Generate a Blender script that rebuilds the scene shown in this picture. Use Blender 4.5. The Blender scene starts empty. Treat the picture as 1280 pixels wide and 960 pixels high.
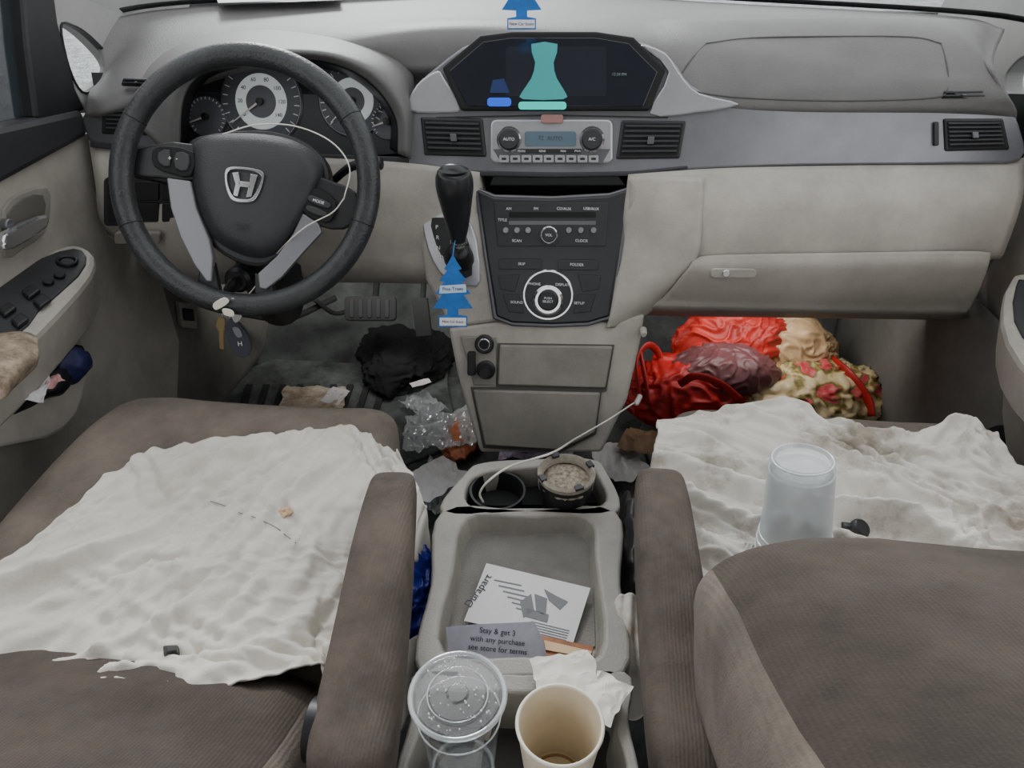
import bpy, bmesh, math, random
from mathutils import Vector, Matrix, Euler, noise
from mathutils.bvhtree import BVHTree
random.seed(4)
# ------------------------------------------------------------------ camera
F=931.0
C=Vector((.08,0,1.10))
ROT=Euler((math.radians(55),0,math.radians(5.5)),'XYZ')
RM=ROT.to_matrix()
cd=bpy.data.cameras.new('camera'); cam=bpy.data.objects.new('camera',cd)
bpy.context.collection.objects.link(cam)
cam.location=C; cam.rotation_euler=ROT; cd.sensor_width=36; cd.lens=36*F/1280; cd.clip_start=.01
bpy.context.scene.camera=cam
class Pl:
    def __init__(s,p,n,up=(0,0,1)):
        s.p=Vector(p); s.n=Vector(n).normalized()
        s.x=Vector(up).cross(s.n).normalized(); s.y=s.n.cross(s.x)
def P(px,py,x=None,y=None,z=None,d=None,pl=None,h=0):
    """survey point: sight line of the photo met with a real plane of the car"""
    r=RM@Vector(((px-640)/F,(480-py)/F,-1))
    if d is not None: t=d
    elif x is not None: t=(x-C.x)/r.x
    elif y is not None: t=(y-C.y)/r.y
    elif z is not None: t=(z-C.z)/r.z
    else: t=((pl.p+pl.n*h)-C).dot(pl.n)/r.dot(pl.n)
    return C+r*t
# ------------------------------------------------------------------ materials
def lin(c):
    o=[]
    for v in c:
        v/=255.; o.append(v/12.92 if v<=.04045 else ((v+.055)/1.055)**2.4)
    return (*o,1)
MC={}
def M(name,col,rough=.6,metal=0,var=0,vs=8,bump=0,bs=300,wave=0,alpha=1,trans=0,emit=0,spec=.5,col2=None,coat=0,bd=.002,p0=.35,p1=.65):
    if name in MC: return MC[name]
    m=bpy.data.materials.new(name); m.use_nodes=True; nt=m.node_tree; b=nt.nodes['Principled BSDF']
    b.inputs['Base Color'].default_value=lin(col); b.inputs['Roughness'].default_value=rough
    b.inputs['Metallic'].default_value=metal; b.inputs['Alpha'].default_value=alpha
    b.inputs['Transmission Weight'].default_value=trans; b.inputs['Specular IOR Level'].default_value=spec
    b.inputs['Coat Weight'].default_value=coat
    if emit: b.inputs['Emission Color'].default_value=lin(col); b.inputs['Emission Strength'].default_value=emit
    tc=nt.nodes.new('ShaderNodeTexCoord')
    if var or col2:
        n=nt.nodes.new('ShaderNodeTexNoise'); n.inputs['Scale'].default_value=vs; n.inputs['Detail'].default_value=8
        n.inputs['Roughness'].default_value=.7
        nt.links.new(tc.outputs['Object'],n.inputs['Vector'])
        r=nt.nodes.new('ShaderNodeValToRGB'); r.color_ramp.elements[0].position=p0; r.color_ramp.elements[1].position=p1
        c2=col2 or tuple(v*(1-var) for v in col)
        r.color_ramp.elements[0].color=lin(c2); r.color_ramp.elements[1].color=lin(col)
        nt.links.new(n.outputs['Fac'],r.inputs['Fac']); nt.links.new(r.outputs['Color'],b.inputs['Base Color'])
    if bump:
        n=nt.nodes.new('ShaderNodeTexNoise'); n.inputs['Scale'].default_value=bs; n.inputs['Detail'].default_value=3
        nt.links.new(tc.outputs['Object'],n.inputs['Vector'])
        bp=nt.nodes.new('ShaderNodeBump'); bp.inputs['Strength'].default_value=bump; bp.inputs['Distance'].default_value=bd
        src=n.outputs['Fac']
        if wave:
            w=nt.nodes.new('ShaderNodeTexWave'); w.inputs['Scale'].default_value=wave; w.inputs['Distortion'].default_value=1.5
            w.bands_direction='X'
            nt.links.new(tc.outputs['Object'],w.inputs['Vector'])
            a=nt.nodes.new('ShaderNodeMath'); a.operation='MULTIPLY_ADD'; a.inputs[1].default_value=.35
            nt.links.new(w.outputs['Fac'],a.inputs[0]); nt.links.new(n.outputs['Fac'],a.inputs[2]); src=a.outputs[0]
        nt.links.new(src,bp.inputs['Height']); nt.links.new(bp.outputs['Normal'],b.inputs['Normal'])
    MC[name]=m; return m
def clearmat(name,g=.12,d=.05,col=(.93,.95,.96,1),rough=.05,dc=(.85,.88,.9,1)):
    if name in MC: return MC[name]
    m=bpy.data.materials.new(name); m.use_nodes=True; nt=m.node_tree; nt.nodes.remove(nt.nodes['Principled BSDF'])
    out=nt.nodes['Material Output']; t=nt.nodes.new('ShaderNodeBsdfTransparent'); t.inputs[0].default_value=col
    gl=nt.nodes.new('ShaderNodeBsdfGlossy'); gl.inputs['Roughness'].default_value=rough
    df=nt.nodes.new('ShaderNodeBsdfDiffuse'); df.inputs[0].default_value=dc
    fr=nt.nodes.new('ShaderNodeLayerWeight'); fr.inputs[0].default_value=.35
    ad=nt.nodes.new('ShaderNodeMath'); ad.operation='MULTIPLY_ADD'; ad.inputs[1].default_value=.5; ad.inputs[2].default_value=g
    nt.links.new(fr.outputs['Facing'],ad.inputs[0])
    m1=nt.nodes.new('ShaderNodeMixShader'); m2=nt.nodes.new('ShaderNodeMixShader'); m2.inputs[0].default_value=d
    nt.links.new(ad.outputs[0],m1.inputs[0]); nt.links.new(t.outputs[0],m1.inputs[1]); nt.links.new(gl.outputs[0],m1.inputs[2])
    nt.links.new(m1.outputs[0],m2.inputs[1]); nt.links.new(df.outputs[0],m2.inputs[2]); nt.links.new(m2.outputs[0],out.inputs[0]); MC[name]=m; return m
BEIGE=M('beige_plastic',(176,170,161),.55,var=.15,vs=7,bump=.25,bs=500)
BEIGE2=M('beige_plastic_dark',(144,139,131),.6,var=.15,vs=8,bump=.25,bs=500)
GLOVE=M('glove_plastic',(165,159,150),.55,var=.14,vs=7,bump=.25,bs=500)
DTOP=M('dash_top_vinyl',(106,104,103),.5,var=.13,vs=5,bump=.3,bs=450)
PILLAR=M('pillar_trim',(154,153,151),.7,var=.08,vs=6,bump=.2,bs=500)
SILV=M('silver_trim',(132,132,137),.28,.5,var=.12,vs=7)
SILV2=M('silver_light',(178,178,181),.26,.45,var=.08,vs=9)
SILVD=M('silver_dark',(104,104,108),.33,.5,var=.12,vs=9)
BLK=M('black_plastic',(28,28,31),.45,var=.25,vs=30)
BLKG=M('black_gloss',(30,34,42),.12,coat=.6)
BLKM=M('black_matte',(15,15,16),.8)
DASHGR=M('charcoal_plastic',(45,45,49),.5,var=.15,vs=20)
LEATH=M('wheel_leather',(50,53,55),.36,var=.3,vs=25,bump=.5,bs=300)
HUB=M('airbag_cover',(44,45,49),.42,var=.15,vs=20,bump=.4,bs=500)
CARPET=M('carpet',(98,102,100),.95,var=.4,vs=14,bump=.9,bs=400)
CARPETD=M('carpet_dark',(90,94,93),.95,var=.4,vs=9,bump=.9,bs=400)
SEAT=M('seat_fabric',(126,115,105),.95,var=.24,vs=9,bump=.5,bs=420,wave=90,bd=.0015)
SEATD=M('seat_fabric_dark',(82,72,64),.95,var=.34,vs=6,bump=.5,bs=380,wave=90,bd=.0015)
WHITE=M('white_text',(225,225,225),.6)
PAPER=M('paper',(228,225,225),.8,var=.05,vs=20)
CREAM=M('paper_cup_board',(230,217,194),.7,var=.06,vs=20)
CLOTH=M('white_cotton',(220,215,206),.95,vs=5,bump=.6,bs=260,col2=(196,189,178),bd=.001,p0=.34,p1=.58)
DIRTYC=M('dirty_cotton',(216,211,203),.95,vs=9,bump=.6,bs=260,col2=(158,148,135),bd=.001,p0=.36,p1=.52)
BLUE=M('blue_card',(28,112,196),.6,var=.15,vs=60)
CHROME=M('chrome',(200,200,202),.15,.9)
CLEAR=clearmat('clear_plastic',.03,.04)
LIDM=clearmat('lid_clear',.03,.07)
WRAP=clearmat('wrapper_plastic',.08,.28,rough=.15,dc=(.82,.84,.86,1))
FROST=clearmat('frosted_plastic',.05,.20,rough=.3,dc=(.88,.91,.94,1))
REDB=M('red_bag',(196,34,32),.5,var=.3,vs=14)
COL=bpy.context.scene.collection
def grp(name):
    o=bpy.data.objects.new(name,None); COL.objects.link(o); o.empty_display_size=.05; return o
def add(name,verts,faces,mat,par=None,smooth=True):
    me=bpy.data.meshes.new(name); me.from_pydata([tuple(v) for v in verts],[],faces); me.update()
    bm=bmesh.new(); bm.from_mesh(me); bmesh.ops.recalc_face_normals(bm,faces=bm.faces); bm.to_mesh(me); bm.free()
    if mat: me.materials.append(mat)
    for p in me.polygons: p.use_smooth=smooth
    o=bpy.data.objects.new(name,me); COL.objects.link(o)
    if par: o.parent=par
    return o
def bev(o,w,seg=2,ang=35):
    m=o.modifiers.new('bevel','BEVEL'); m.width=w; m.segments=seg; m.limit_method='ANGLE'; m.angle_limit=math.radians(ang)
    for p in o.data.polygons: p.use_smooth=False
    return o
def cr(a,b,c,d,t):
    return .5*((2*b)+(c-a)*t+(2*a-5*b+4*c-d)*t*t+(3*b-a-3*c+d)*t*t*t)
def cropen(P_,n):
    out=[]
    L=len(P_)
    for i in range(L-1):
        a=P_[i-1] if i>0 else 2*P_[0]-P_[1]; d=P_[i+2] if i+2<L else 2*P_[-1]-P_[-2]
        for k in range(n): out.append(cr(a,P_[i],P_[i+1],d,k/n))
    out.append(P_[-1]); return out
def crclosed(P_,n):
    L=len(P_); out=[]
    for i in range(L):
        for k in range(n): out.append(cr(P_[i-1],P_[i],P_[(i+1)%L],P_[(i+2)%L],k/n))
    return out
def plate(name,pts,pl,h=0,t=.006,mat=BLK,b=.0015,sm=0,par=None):
    pp=[Vector(p) for p in pts]
    if sm: pp=crclosed(pp,sm)
    top=[P(p.x,p.y,pl=pl,h=h) for p in pp]; bot=[v-pl.n*t for v in top]
    n=len(pp)
    f=[list(range(n)),list(range(2*n-1,n-1,-1))]+[[i,(i+1)%n,(i+1)%n+n,i+n] for i in range(n)]
    o=add(name,top+bot,f,mat,par,False)
    if b: bev(o,b)
    return o
def wplate(name,top,nrm,t,mat,b=.001,par=None):
    top=[Vector(v) for v in top]; nrm=Vector(nrm).normalized(); n=len(top); bot=[v-nrm*t for v in top]
    f=[list(range(n)),list(range(2*n-1,n-1,-1))]+[[i,(i+1)%n,(i+1)%n+n,i+n] for i in range(n)]
    o=add(name,top+bot,f,mat,par,False)
    if b: bev(o,b)
    return o
def rrect(x0,y0,x1,y1,r,k=4):
    out=[]
    for cx,cy,a0 in ((x1-r,y0+r,-90),(x1-r,y1-r,0),(x0+r,y1-r,90),(x0+r,y0+r,180)):
        for i in range(k+1):
            a=math.radians(a0+90*i/k); out.append((cx+r*math.cos(a),cy+r*math.sin(a)))
    return out
def ringplate(name,outer,inner,pl,h,t,mat,par=None,sm=4,b=.001):
    o_=crclosed([Vector(p) for p in outer],sm); i_=crclosed([Vector(p) for p in inner],sm); n=len(o_)
    A=[P(p.x,p.y,pl=pl,h=h) for p in o_]; B=[P(p.x,p.y,pl=pl,h=h) for p in i_]
    V=A+B+[v-pl.n*t for v in A]+[v-pl.n*t for v in B]
    f=[]
    for i in range(n):
        j=(i+1)%n
        f+= [[i,j,j+n,i+n],[i+2*n,i+3*n,j+3*n,j+2*n],[i,i+2*n,j+2*n,j],[i+n,j+n,j+3*n,i+3*n]]
    o=add(name,V,f,mat,par,False)
    if b: bev(o,b)
    return o
def grid_of(rows,nu,nv,fn=None):
    rr=[cropen(list(r),nu) for r in rows]
    cols=[cropen([r[i] for r in rr],nv) for i in range(len(rr[0]))]
    nc=len(cols); nr=len(cols[0]); V=[]
    for j in range(nr):
        for i in range(nc):
            v=cols[i][j]
            if fn: v=fn(v,i/(nc-1),j/(nr-1))
            V.append(v)
    f=[[j*nc+i,j*nc+i+1,(j+1)*nc+i+1,(j+1)*nc+i] for j in range(nr-1) for i in range(nc-1)]
    return V,f,nc,nr
def patch(name,rows,mat,nu=6,nv=6,t=0,par=None,fn=None):
    V,f,nc,nr=grid_of(rows,nu,nv,fn)
    o=add(name,V,f,mat,par)
    if t:
        m=o.modifiers.new('solid','SOLIDIFY'); m.thickness=t; m.offset=0
    return o
def PR(L):
    return [P(a,b,y=c) for a,b,c in L]
def PZ(L):
    return [P(a,b,z=c) for a,b,c in L]
def sweep(name,pts,rad,mat,par=None,n=16,sub=6,sq=1.0,up=(0,0,1)):
    pts=[Vector(p) for p in pts]
    if not isinstance(rad,(list,tuple)): rad=[rad]*len(pts)
    q=cropen([Vector((*p,r)) for p,r in zip(pts,rad)],sub) if sub>1 else [Vector((*p,r)) for p,r in zip(pts,rad)]
    V=[];L=len(q)
    for i,v in enumerate(q):
        p=v.xyz; a=q[max(0,i-1)].xyz; b_=q[min(L-1,i+1)].xyz; t=(b_-a).normalized()
        s=t.cross(Vector(up)); s=s.normalized() if s.length>1e-4 else Vector((1,0,0)); u=s.cross(t)
        for k in range(n):
            an=2*math.pi*k/n; V.append(p+s*math.cos(an)*v.w*sq+u*math.sin(an)*v.w)
    f=[[i*n+k,i*n+(k+1)%n,(i+1)*n+(k+1)%n,(i+1)*n+k] for i in range(L-1) for k in range(n)]
    f+=[list(range(n)),list(range((L-1)*n,L*n))]
    return add(name,V,f,mat,par)
def lathe(name,c,axis,prof,mat,par=None,n=40,sm=False,ang=40):
    axis=Vector(axis).normalized(); s=axis.orthogonal().normalized(); u=axis.cross(s); c=Vector(c)
    V=[];f=[]
    for r,h in prof:
        for k in range(n):
            a=2*math.pi*k/n; V.append(c+axis*h+(s*math.cos(a)+u*math.sin(a))*max(r,1e-5))
    L=len(prof)
    f=[[i*n+k,i*n+(k+1)%n,(i+1)*n+(k+1)%n,(i+1)*n+k] for i in range(L-1) for k in range(n)]
    o=add(name,V,f,mat,par)
    m=o.modifiers.new('es','EDGE_SPLIT'); m.split_angle=math.radians(ang)
    return o
def disc(name,px,py,r,pl,h,t,mat,par=None,n=36,b=.15):
    c=P(px,py,pl=pl,h=h)
    return lathe(name,c,pl.n,[(0,0),(r*(1-b),0),(r,-r*b),(r,-t)],mat,par,n)
def torus(name,c,axis,R,r,mat,par=None,n=96,m=18,sx=1,xdir=None,fn=None):
    axis=Vector(axis).normalized(); s=Vector(xdir).normalized() if xdir else axis.orthogonal().normalized(); u=axis.cross(s); V=[]
    for i in range(n):
        a=2*math.pi*i/n; d=s*math.cos(a)*sx+u*math.sin(a); rr=r*(fn(a) if fn else 1)
        for k in range(m):
            b=2*math.pi*k/m; V.append(Vector(c)+d*(R+rr*math.cos(b))+axis*rr*math.sin(b))
    f=[[i*m+k,((i+1)%n)*m+k,((i+1)%n)*m+(k+1)%m,i*m+(k+1)%m] for i in range(n) for k in range(m)]
    return add(name,V,f,mat,par)
def cable(name,pts,r,mat,par=None,sub=8):
    return sweep(name,pts,r,mat,par,n=8,sub=sub)
def text(name,s,px,py,pl,size,mat=WHITE,h=.001,par=None,rot=0,at=None):
    cu=bpy.data.curves.new(name,'FONT'); cu.body=s; cu.size=size; cu.align_x='CENTER'; cu.align_y='CENTER'; cu.extrude=.0001
    o=bpy.data.objects.new(name,cu); COL.objects.link(o); cu.materials.append(mat)
    c=at if at is not None else P(px,py,pl=pl,h=h)
    X=pl.x*math.cos(rot)+pl.y*math.sin(rot); Y=pl.n.cross(X)
    o.matrix_world=Matrix(((X.x,Y.x,pl.n.x,c.x),(X.y,Y.y,pl.n.y,c.y),(X.z,Y.z,pl.n.z,c.z),(0,0,0,1)))
    if par: o.parent=par
    return o
def loft(name,secs,mat,par=None,n=48,e=3.4,sub=8,fn=None,mat2=None,lim=.8):
    q=cropen([Vector((c[0],c[1],c[2],a)) for c,a,b in secs],sub)
    qb=cropen([Vector((b,0,0)) for c,a,b in secs],sub); L=len(q); V=[]; XN=[]
    for i in range(L):
        p=q[i].xyz; t=(q[min(L-1,i+1)].xyz-q[max(0,i-1)].xyz).normalized(); X=Vector((1,0,0)); X=(X-t*X.dot(t)).normalized(); N=X.cross(t)
        for k in range(n):
            a=2*math.pi*k/n; c_=math.cos(a); s_=math.sin(a)
            x=math.copysign(abs(c_)**(2/e),c_)*max(q[i].w,.001); y=math.copysign(abs(s_)**(2/e),s_)*max(qb[i].x,.001)
            v=p+X*x+N*y
            if fn: v=fn(v,i/(L-1),x/max(q[i].w,.001),y/max(qb[i].x,.001),N)
            V.append(v)
            XN.append(abs(x/max(q[i].w,.001)))
    f=[[i*n+k,i*n+(k+1)%n,(i+1)*n+(k+1)%n,(i+1)*n+k] for i in range(L-1) for k in range(n)]
    f+=[list(range(n)),list(range((L-1)*n,L*n))]
    o=add(name,V,f,mat,par)
    if mat2:
        o.data.materials.append(mat2)
        for p in o.data.polygons:
            if min(XN[i] for i in p.vertices)>lim: p.material_index=1
    return o
def blob(name,c,r,mat,par=None,amp=.15,fr=6,seed=0,sub=5,floor=None,ridge=True,fine=0):
    bm=bmesh.new(); bmesh.ops.create_icosphere(bm,subdivisions=sub,radius=1)
    for v in bm.verts:
        p=v.co.copy(); q=Vector((p.x*r[0],p.y*r[1],p.z*r[2]))
        nn=noise.noise(q*fr+Vector((seed,0,0))); 
        if ridge: nn=(1-2*abs(nn))
        n2=noise.noise(q*fr*2.7+Vector((0,seed,0))); k=1+amp*nn+amp*.4*(1-2*abs(n2))
        if fine:
            n3=noise.noise(q*fr*6+Vector((0,0,seed))+Vector((nn,n2,0))*2); k+=fine*max(0,1-3*abs(n3))
        v.co=Vector(c)+q*k
        if floor is not None and v.co.z<floor: v.co.z=floor+.002*random.random()
    me=bpy.data.meshes.new(name); bm.to_mesh(me); bm.free(); me.materials.append(mat)
    for p in me.polygons: p.use_smooth=True
    o=bpy.data.objects.new(name,me); COL.objects.link(o)
    if par: o.parent=par
    return o
def crumple(name,c,sx,sy,rot,amp,mat,par=None,seed=1,n=26,fr=14,zmin=None,smooth=False):
    V=[];c=Vector(c)
    for j in range(n+1):
        for i in range(n+1):
            x=(i/n-.5)*sx; y=(j/n-.5)*sy
            edge=1+.18*noise.noise(Vector((math.atan2(y,x)*2,seed,0)))
            x*=edge;y*=edge
            a=noise.noise(Vector((x*fr,y*fr,seed))); b=noise.noise(Vector((x*fr*2.5,y*fr*2.5,seed+9)))
            z=amp*(1-2*abs(a))+amp*.5*(1-2*abs(b))
            X=x*math.cos(rot)-y*math.sin(rot)+a*amp*.5; Y=x*math.sin(rot)+y*math.cos(rot)+b*amp*.5
            p=c+Vector((X,Y,z+amp))
            V.append(p)
    f=[[j*(n+1)+i,j*(n+1)+i+1,(j+1)*(n+1)+i+1,(j+1)*(n+1)+i] for j in range(n) for i in range(n)]
    o=add(name,V,f,mat,par,smooth); m=o.modifiers.new('s','SOLIDIFY'); m.thickness=.0006
    return o
def bvh_of(o):
    me=o.data; return BVHTree.FromPolygons([v.co for v in me.vertices],[tuple(p.vertices) for p in me.polygons])
def hit(bv,px,py,off=.0):
    r=(RM@Vector(((px-640)/F,(480-py)/F,-1))).normalized()
    loc,nr,i,d=bv.ray_cast(C,r)
    if loc is None: return None
    if nr.dot(r)>0: nr=-nr
    return loc+nr*off
# ------------------------------------------------------------------ planes
a20=math.radians(20)
DF=Pl((0,1.20,.72),(0,-math.cos(a20),math.sin(a20)))
# ------------------------------------------------------------------ DASHBOARD
D=grp('dashboard')
def padfn(v,u,w):
    bx=max(0,1-((v.x-.46)/.27)**4); by=max(0,1-((v.y-1.31)/.09)**4)
    return v+Vector((0,-.003,.006))*min(1,bx*2)*min(1,by*2)
tp=patch('top_pad',[
 [Vector(v) for v in ((-.80,1.36,.868),(-.70,1.50,.872),(-.35,1.63,.875),(0,1.69,.88),(.35,1.61,.878),(.68,1.46,.885),(.74,1.37,.88))],
 PR([(130,88,1.30),(175,58,1.36),(300,38,1.42),(560,22,1.45),(840,24,1.42),(1165,42,1.32),(1238,84,1.25)]),
 PR([(112,118,1.24),(150,108,1.24),(300,80,1.30),(560,34,1.32),(850,58,1.30),(1185,100,1.24),(1258,116,1.22)]),
 PR([(108,140,1.21),(150,135,1.21),(300,100,1.32),(560,80,1.29),(855,125,1.235),(1185,132,1.222),(1270,136,1.22)]),
 PR([(108,150,1.22),(150,145,1.24),(300,110,1.36),(560,100,1.30),(855,142,1.245),(1185,150,1.235),(1270,152,1.23)]),
 ],DTOP,16,14,.004,D,padfn)
tb_=bvh_of(tp)
for nm,L in (('airbag_seam',[(882,56),(862,78),(850,100),(860,112),(900,120),(960,124),(1040,126),(1110,125),(1165,122),(1182,116),(1184,90),(1176,56)]),('airbag_seam_top',[(882,56),(940,49),(1050,47),(1140,48),(1176,56)])):
    q=[hit(tb_,a,b,.0022) for a,b in L]; q=[v for v in q if v]
    cable(nm,q,.0013,M('seam_dark',(80,79,78),.8),D,4)
patch('inner_body',[[Vector((x,1.30,.80)) for x in (-.78,-.4,0,.4,.79)],[Vector((x,1.27,.66)) for x in (-.78,-.4,0,.4,.79)],[Vector((x,1.26,.50)) for x in (-.78,-.4,0,.4,.79)]],BLKM,4,4,.01,D)
# silver fascia
plate('silver_fascia',[(510,130),(520,108),(545,84),(600,50),(700,46),(790,50),(838,72),(864,106),(905,121),(980,129),(1100,131),(1180,127),(1240,125),(1264,138),(1277,165),(1276,200),(1200,205),(1000,207),(880,211),(790,218),(690,218),(590,216),(520,208),(508,198)],DF,0,.03,SILV,.006,3,D)
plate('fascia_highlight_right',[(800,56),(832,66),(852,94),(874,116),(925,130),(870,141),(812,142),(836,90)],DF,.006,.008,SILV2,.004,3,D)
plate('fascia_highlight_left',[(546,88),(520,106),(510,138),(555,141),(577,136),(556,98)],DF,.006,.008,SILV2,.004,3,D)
plate('fascia_seam',[(545,146),(690,143),(835,146),(835,148),(690,145),(545,148)],DF,.0022,.002,BLK,0,0,D)
# display
plate('display_bezel',[(552,84),(600,44),(640,39),(745,39),(792,46),(833,86),(812,138),(576,138)],DF,.012,.02,BLKM,.004,0,D)
plate('display_screen',[(562,88),(604,52),(640,47),(745,47),(786,54),(822,90),(804,133),(584,133)],DF,.0135,.003,BLKG,.001,0,D)
plate('display_panel',rrect(632,58,758,120,4),DF,.0138,.002,M('lcd_dark',(38,42,50),.15,coat=.4),0,0,D)
TEAL=M('teal_reflection',(58,150,150),.4,emit=.2); TEALB=M('teal_bright',(30,205,190),.4,emit=.4); BLUB=M('blue_reflection',(30,90,225),.4,emit=.4); DBLU=M('dim_blue_reflection',(22,44,92),.4,emit=.1)  # air freshener reflections painted on the screen as faintly glowing flat shapes
plate('screen_reflection_teal',[(664,55),(697,55),(692,78),(696,98),(707,116),(704,124),(654,124),(652,116),(664,98),(669,78)],DF,.0146,.0006,TEAL,0,2,D)
plate('screen_reflection_bar',rrect(648,127,708,137,4),DF,.0146,.0006,TEALB,0,0,D)
plate('screen_reflection_blue',rrect(609,122,639,133,4),DF,.0146,.0006,BLUB,0,0,D)
plate('screen_reflection_dim',[(612,116),(616,100),(630,98),(637,116)],DF,.0146,.0006,DBLU,0,0,D)
text('screen_label','12:34 PM',774,93,DF,.006,M('dim_text',(120,130,140),.5),.0148,D)
def vent(name,q,pl,n,par,h=.004,frame=BLK):
    (ax,ay),(bx,by),(cx,cy),(dx,dy)=q
    plate(name+'_frame',q,pl,h,.012,frame,.003,0,par)
    def L(u,v,ins=.0):
        x0=ax+(dx-ax)*v; y0=ay+(dy-ay)*v; x1=bx+(cx-bx)*v; y1=by+(cy-by)*v
        return (x0+(x1-x0)*u,y0+(y1-y0)*u)
    plate(name+'_cavity',[L(.05,.08),L(.95,.08),L(.95,.92),L(.05,.92)],pl,h+.0006,.001,BLKM,0,0,par)
    for i in range(n):
        v0=.12+.78*i/n; v1=v0+.78/n*.45
        plate(name+'_slat_%d'%i,[L(.07,v0),L(.93,v0),L(.93,v1),L(.07,v1)],pl,h+.004,.003,DASHGR,.0006,0,par)
    plate(name+'_tab',[L(.45,.42),L(.55,.42),L(.55,.62),L(.45,.62)],pl,h+.008,.004,SILVD,.001,0,par)
vent('vent_center_left',[(525,146),(603,148),(608,196),(530,194)],DF,6,D)
vent('vent_center_right',[(777,150),(858,151),(850,198),(770,199)],DF,6,D)
vent('vent_right',[(1180,148),(1255,148),(1263,187),(1182,189)],DF,6,D)
plate('vent_wheel_right',rrect(1168,152,1174,182,2),DF,.006,.01,BLK,.001,0,D)
vent('vent_left',[(128,133),(200,135),(203,170),(126,167)],DF,5,D)
plate('left_fascia',[(108,128),(150,122),(215,128),(222,180),(200,186),(112,178)],DF,.001,.02,SILVD,.004,2,D)
vent('side_defroster_right',[(1178,113),(1232,112),(1238,124),(1175,124)],DF,2,D,.012)
vent('side_defroster_left',[(153,97),(188,98),(184,108),(150,107)],DF,2,D,.006)
# hvac
plate('hvac_panel',rrect(613,149,766,204,8),DF,.006,.01,SILV2,.003,0,D)
plate('hvac_panel_lower',[(616,186),(763,186),(752,205),(628,205)],DF,.0072,.002,SILVD,.001,0,D)
plate('hazard_button',rrect(676,143,704,154,3),DF,.010,.008,M('hazard',(150,110,104),.5),.001,0,D)
plate('hvac_lcd',rrect(656,164,720,183,3),DF,.0085,.003,M('lcd',(88,104,116),.2,emit=.08),.0005,0,D)
text('lcd_text','72  AUTO',688,173,DF,.009,M('lcd_seg',(60,72,82),.5),.009,D)
for px in (636,740):
    disc('hvac_knob_ring',px,174,.020,DF,.010,.008,CHROME,D)
    disc('hvac_knob',px,174,.0165,DF,.020,.012,DASHGR,D)
    text('hvac_knob_label','AUTO' if px<700 else 'A/C',px,174,DF,.0065,WHITE,.0204,D)
plate('hvac_button_strip',rrect(650,186,726,192,1),DF,.0085,.003,BLK,0,0,D)
for i,px in enumerate((630,644,658,672,686,700,714,728,742)):
    plate('hvac_button_%d'%i,rrect(px-6,194,px+6,203,1.5),DF,.0095,.003,SILV2,.0005,0,D)
    plate('hvac_icon_%d'%i,rrect(px-3,197,px+3,200,1),DF,.0099,.001,BLK,0,0,D)
for i,px in enumerate((652,678,704,722)): text('hvac_lbl_%d'%i,('MODE','REAR','FAN','PWR')[i],px,189,DF,.0045,WHITE,.009,D)
plate('slot',[(618,216),(770,216),(782,232),(612,232)],DF,.002,.01,BLKM,.002,0,D)
plate('slot_upper_edge',[(520,207),(590,213),(690,216),(790,214),(860,207),(860,211),(790,220),(690,222),(590,220),(520,213)],DF,.004,.01,DASHGR,.002,0,D)
# audio
AUD=M('audio_black',(37,38,42),.35,var=.15,vs=20)
plate('audio_trim',[(592,232),(618,243),(690,245),(762,241),(791,232),(778,320),(766,399),(735,408),(690,410),(640,408),(616,399),(604,320)],DF,.003,.02,SILVD,.003,0,D)
plate('audio_panel',[(596,236),(618,246),(690,248),(760,244),(786,236),(774,320),(762,396),(735,404),(690,406),(640,404),(620,396),(608,320)],DF,.006,.02,AUD,.004,0,D)
plate('cd_panel',[(617,253),(761,253),(757,308),(622,308)],DF,.009,.004,DASHGR,.001,0,D)
plate('cd_slot',rrect(636,265,745,272,2),DF,.0095,.002,BLKM,0,0,D)
plate('cd_display',rrect(636,276,745,281,1),DF,.0095,.002,BLKG,0,0,D)
for px in (632,646,660,711,726,742): disc('preset_knob',px,288,.0048,DF,.013,.006,SILV,D)
disc('volume_ring',686,294,.0145,DF,.012,.006,CHROME,D); disc('volume_knob',686,294,.012,DF,.022,.012,DASHGR,D)
text('volume_text','VOL',686,294,DF,.006,WHITE,.0224,D)
for s,px,py in (('AM',636,261),('FM',670,261),('CD/AUX',705,261),('USB/AUX',739,261),('SCAN',646,301),('CLOCK',727,301),('SKIP',652,330),('FOLDER',721,331),('PHONE',668,355),('DISPLAY',703,356),('SETUP',724,379),('SOUND',646,378),('TITLE',628,275)):
    text('label_'+s.lower().replace('/','_'),s,px,py,DF,.0062,WHITE,.0115,D)
for i,(x0,x1,y0,y1) in enumerate(((623,677,324,337),(697,748,325,338))):
    plate('rocker_%d'%i,rrect(x0,y0,x1,y1,3),DF,.010,.004,DASHGR,.001,0,D)
for i,(pts) in enumerate(([(622,345),(650,343),(643,365),(626,362)],[(752,345),(722,343),(728,365),(748,362)],[(628,368),(648,368),(655,392),(636,390)],[(745,368),(722,368),(716,392),(738,390)])):
    plate('select_button_%d'%i,pts,DF,.009,.004,DASHGR,.001,0,D)
disc('selector_ring',685,369,.043,DF,.009,.004,CHROME,D,b=.03); disc('selector_ring_inner',685,369,.0395,DF,.0100,.004,DASHGR,D,b=.03)
disc('selector_collar',685,376,.0255,DF,.016,.01,CHROME,D); disc('selector_knob',685,376,.0175,DF,.024,.012,BLK,D)
text('selector_text','PUSH\nSELECT',685,375,DF,.0055,WHITE,.0244,D)
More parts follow.
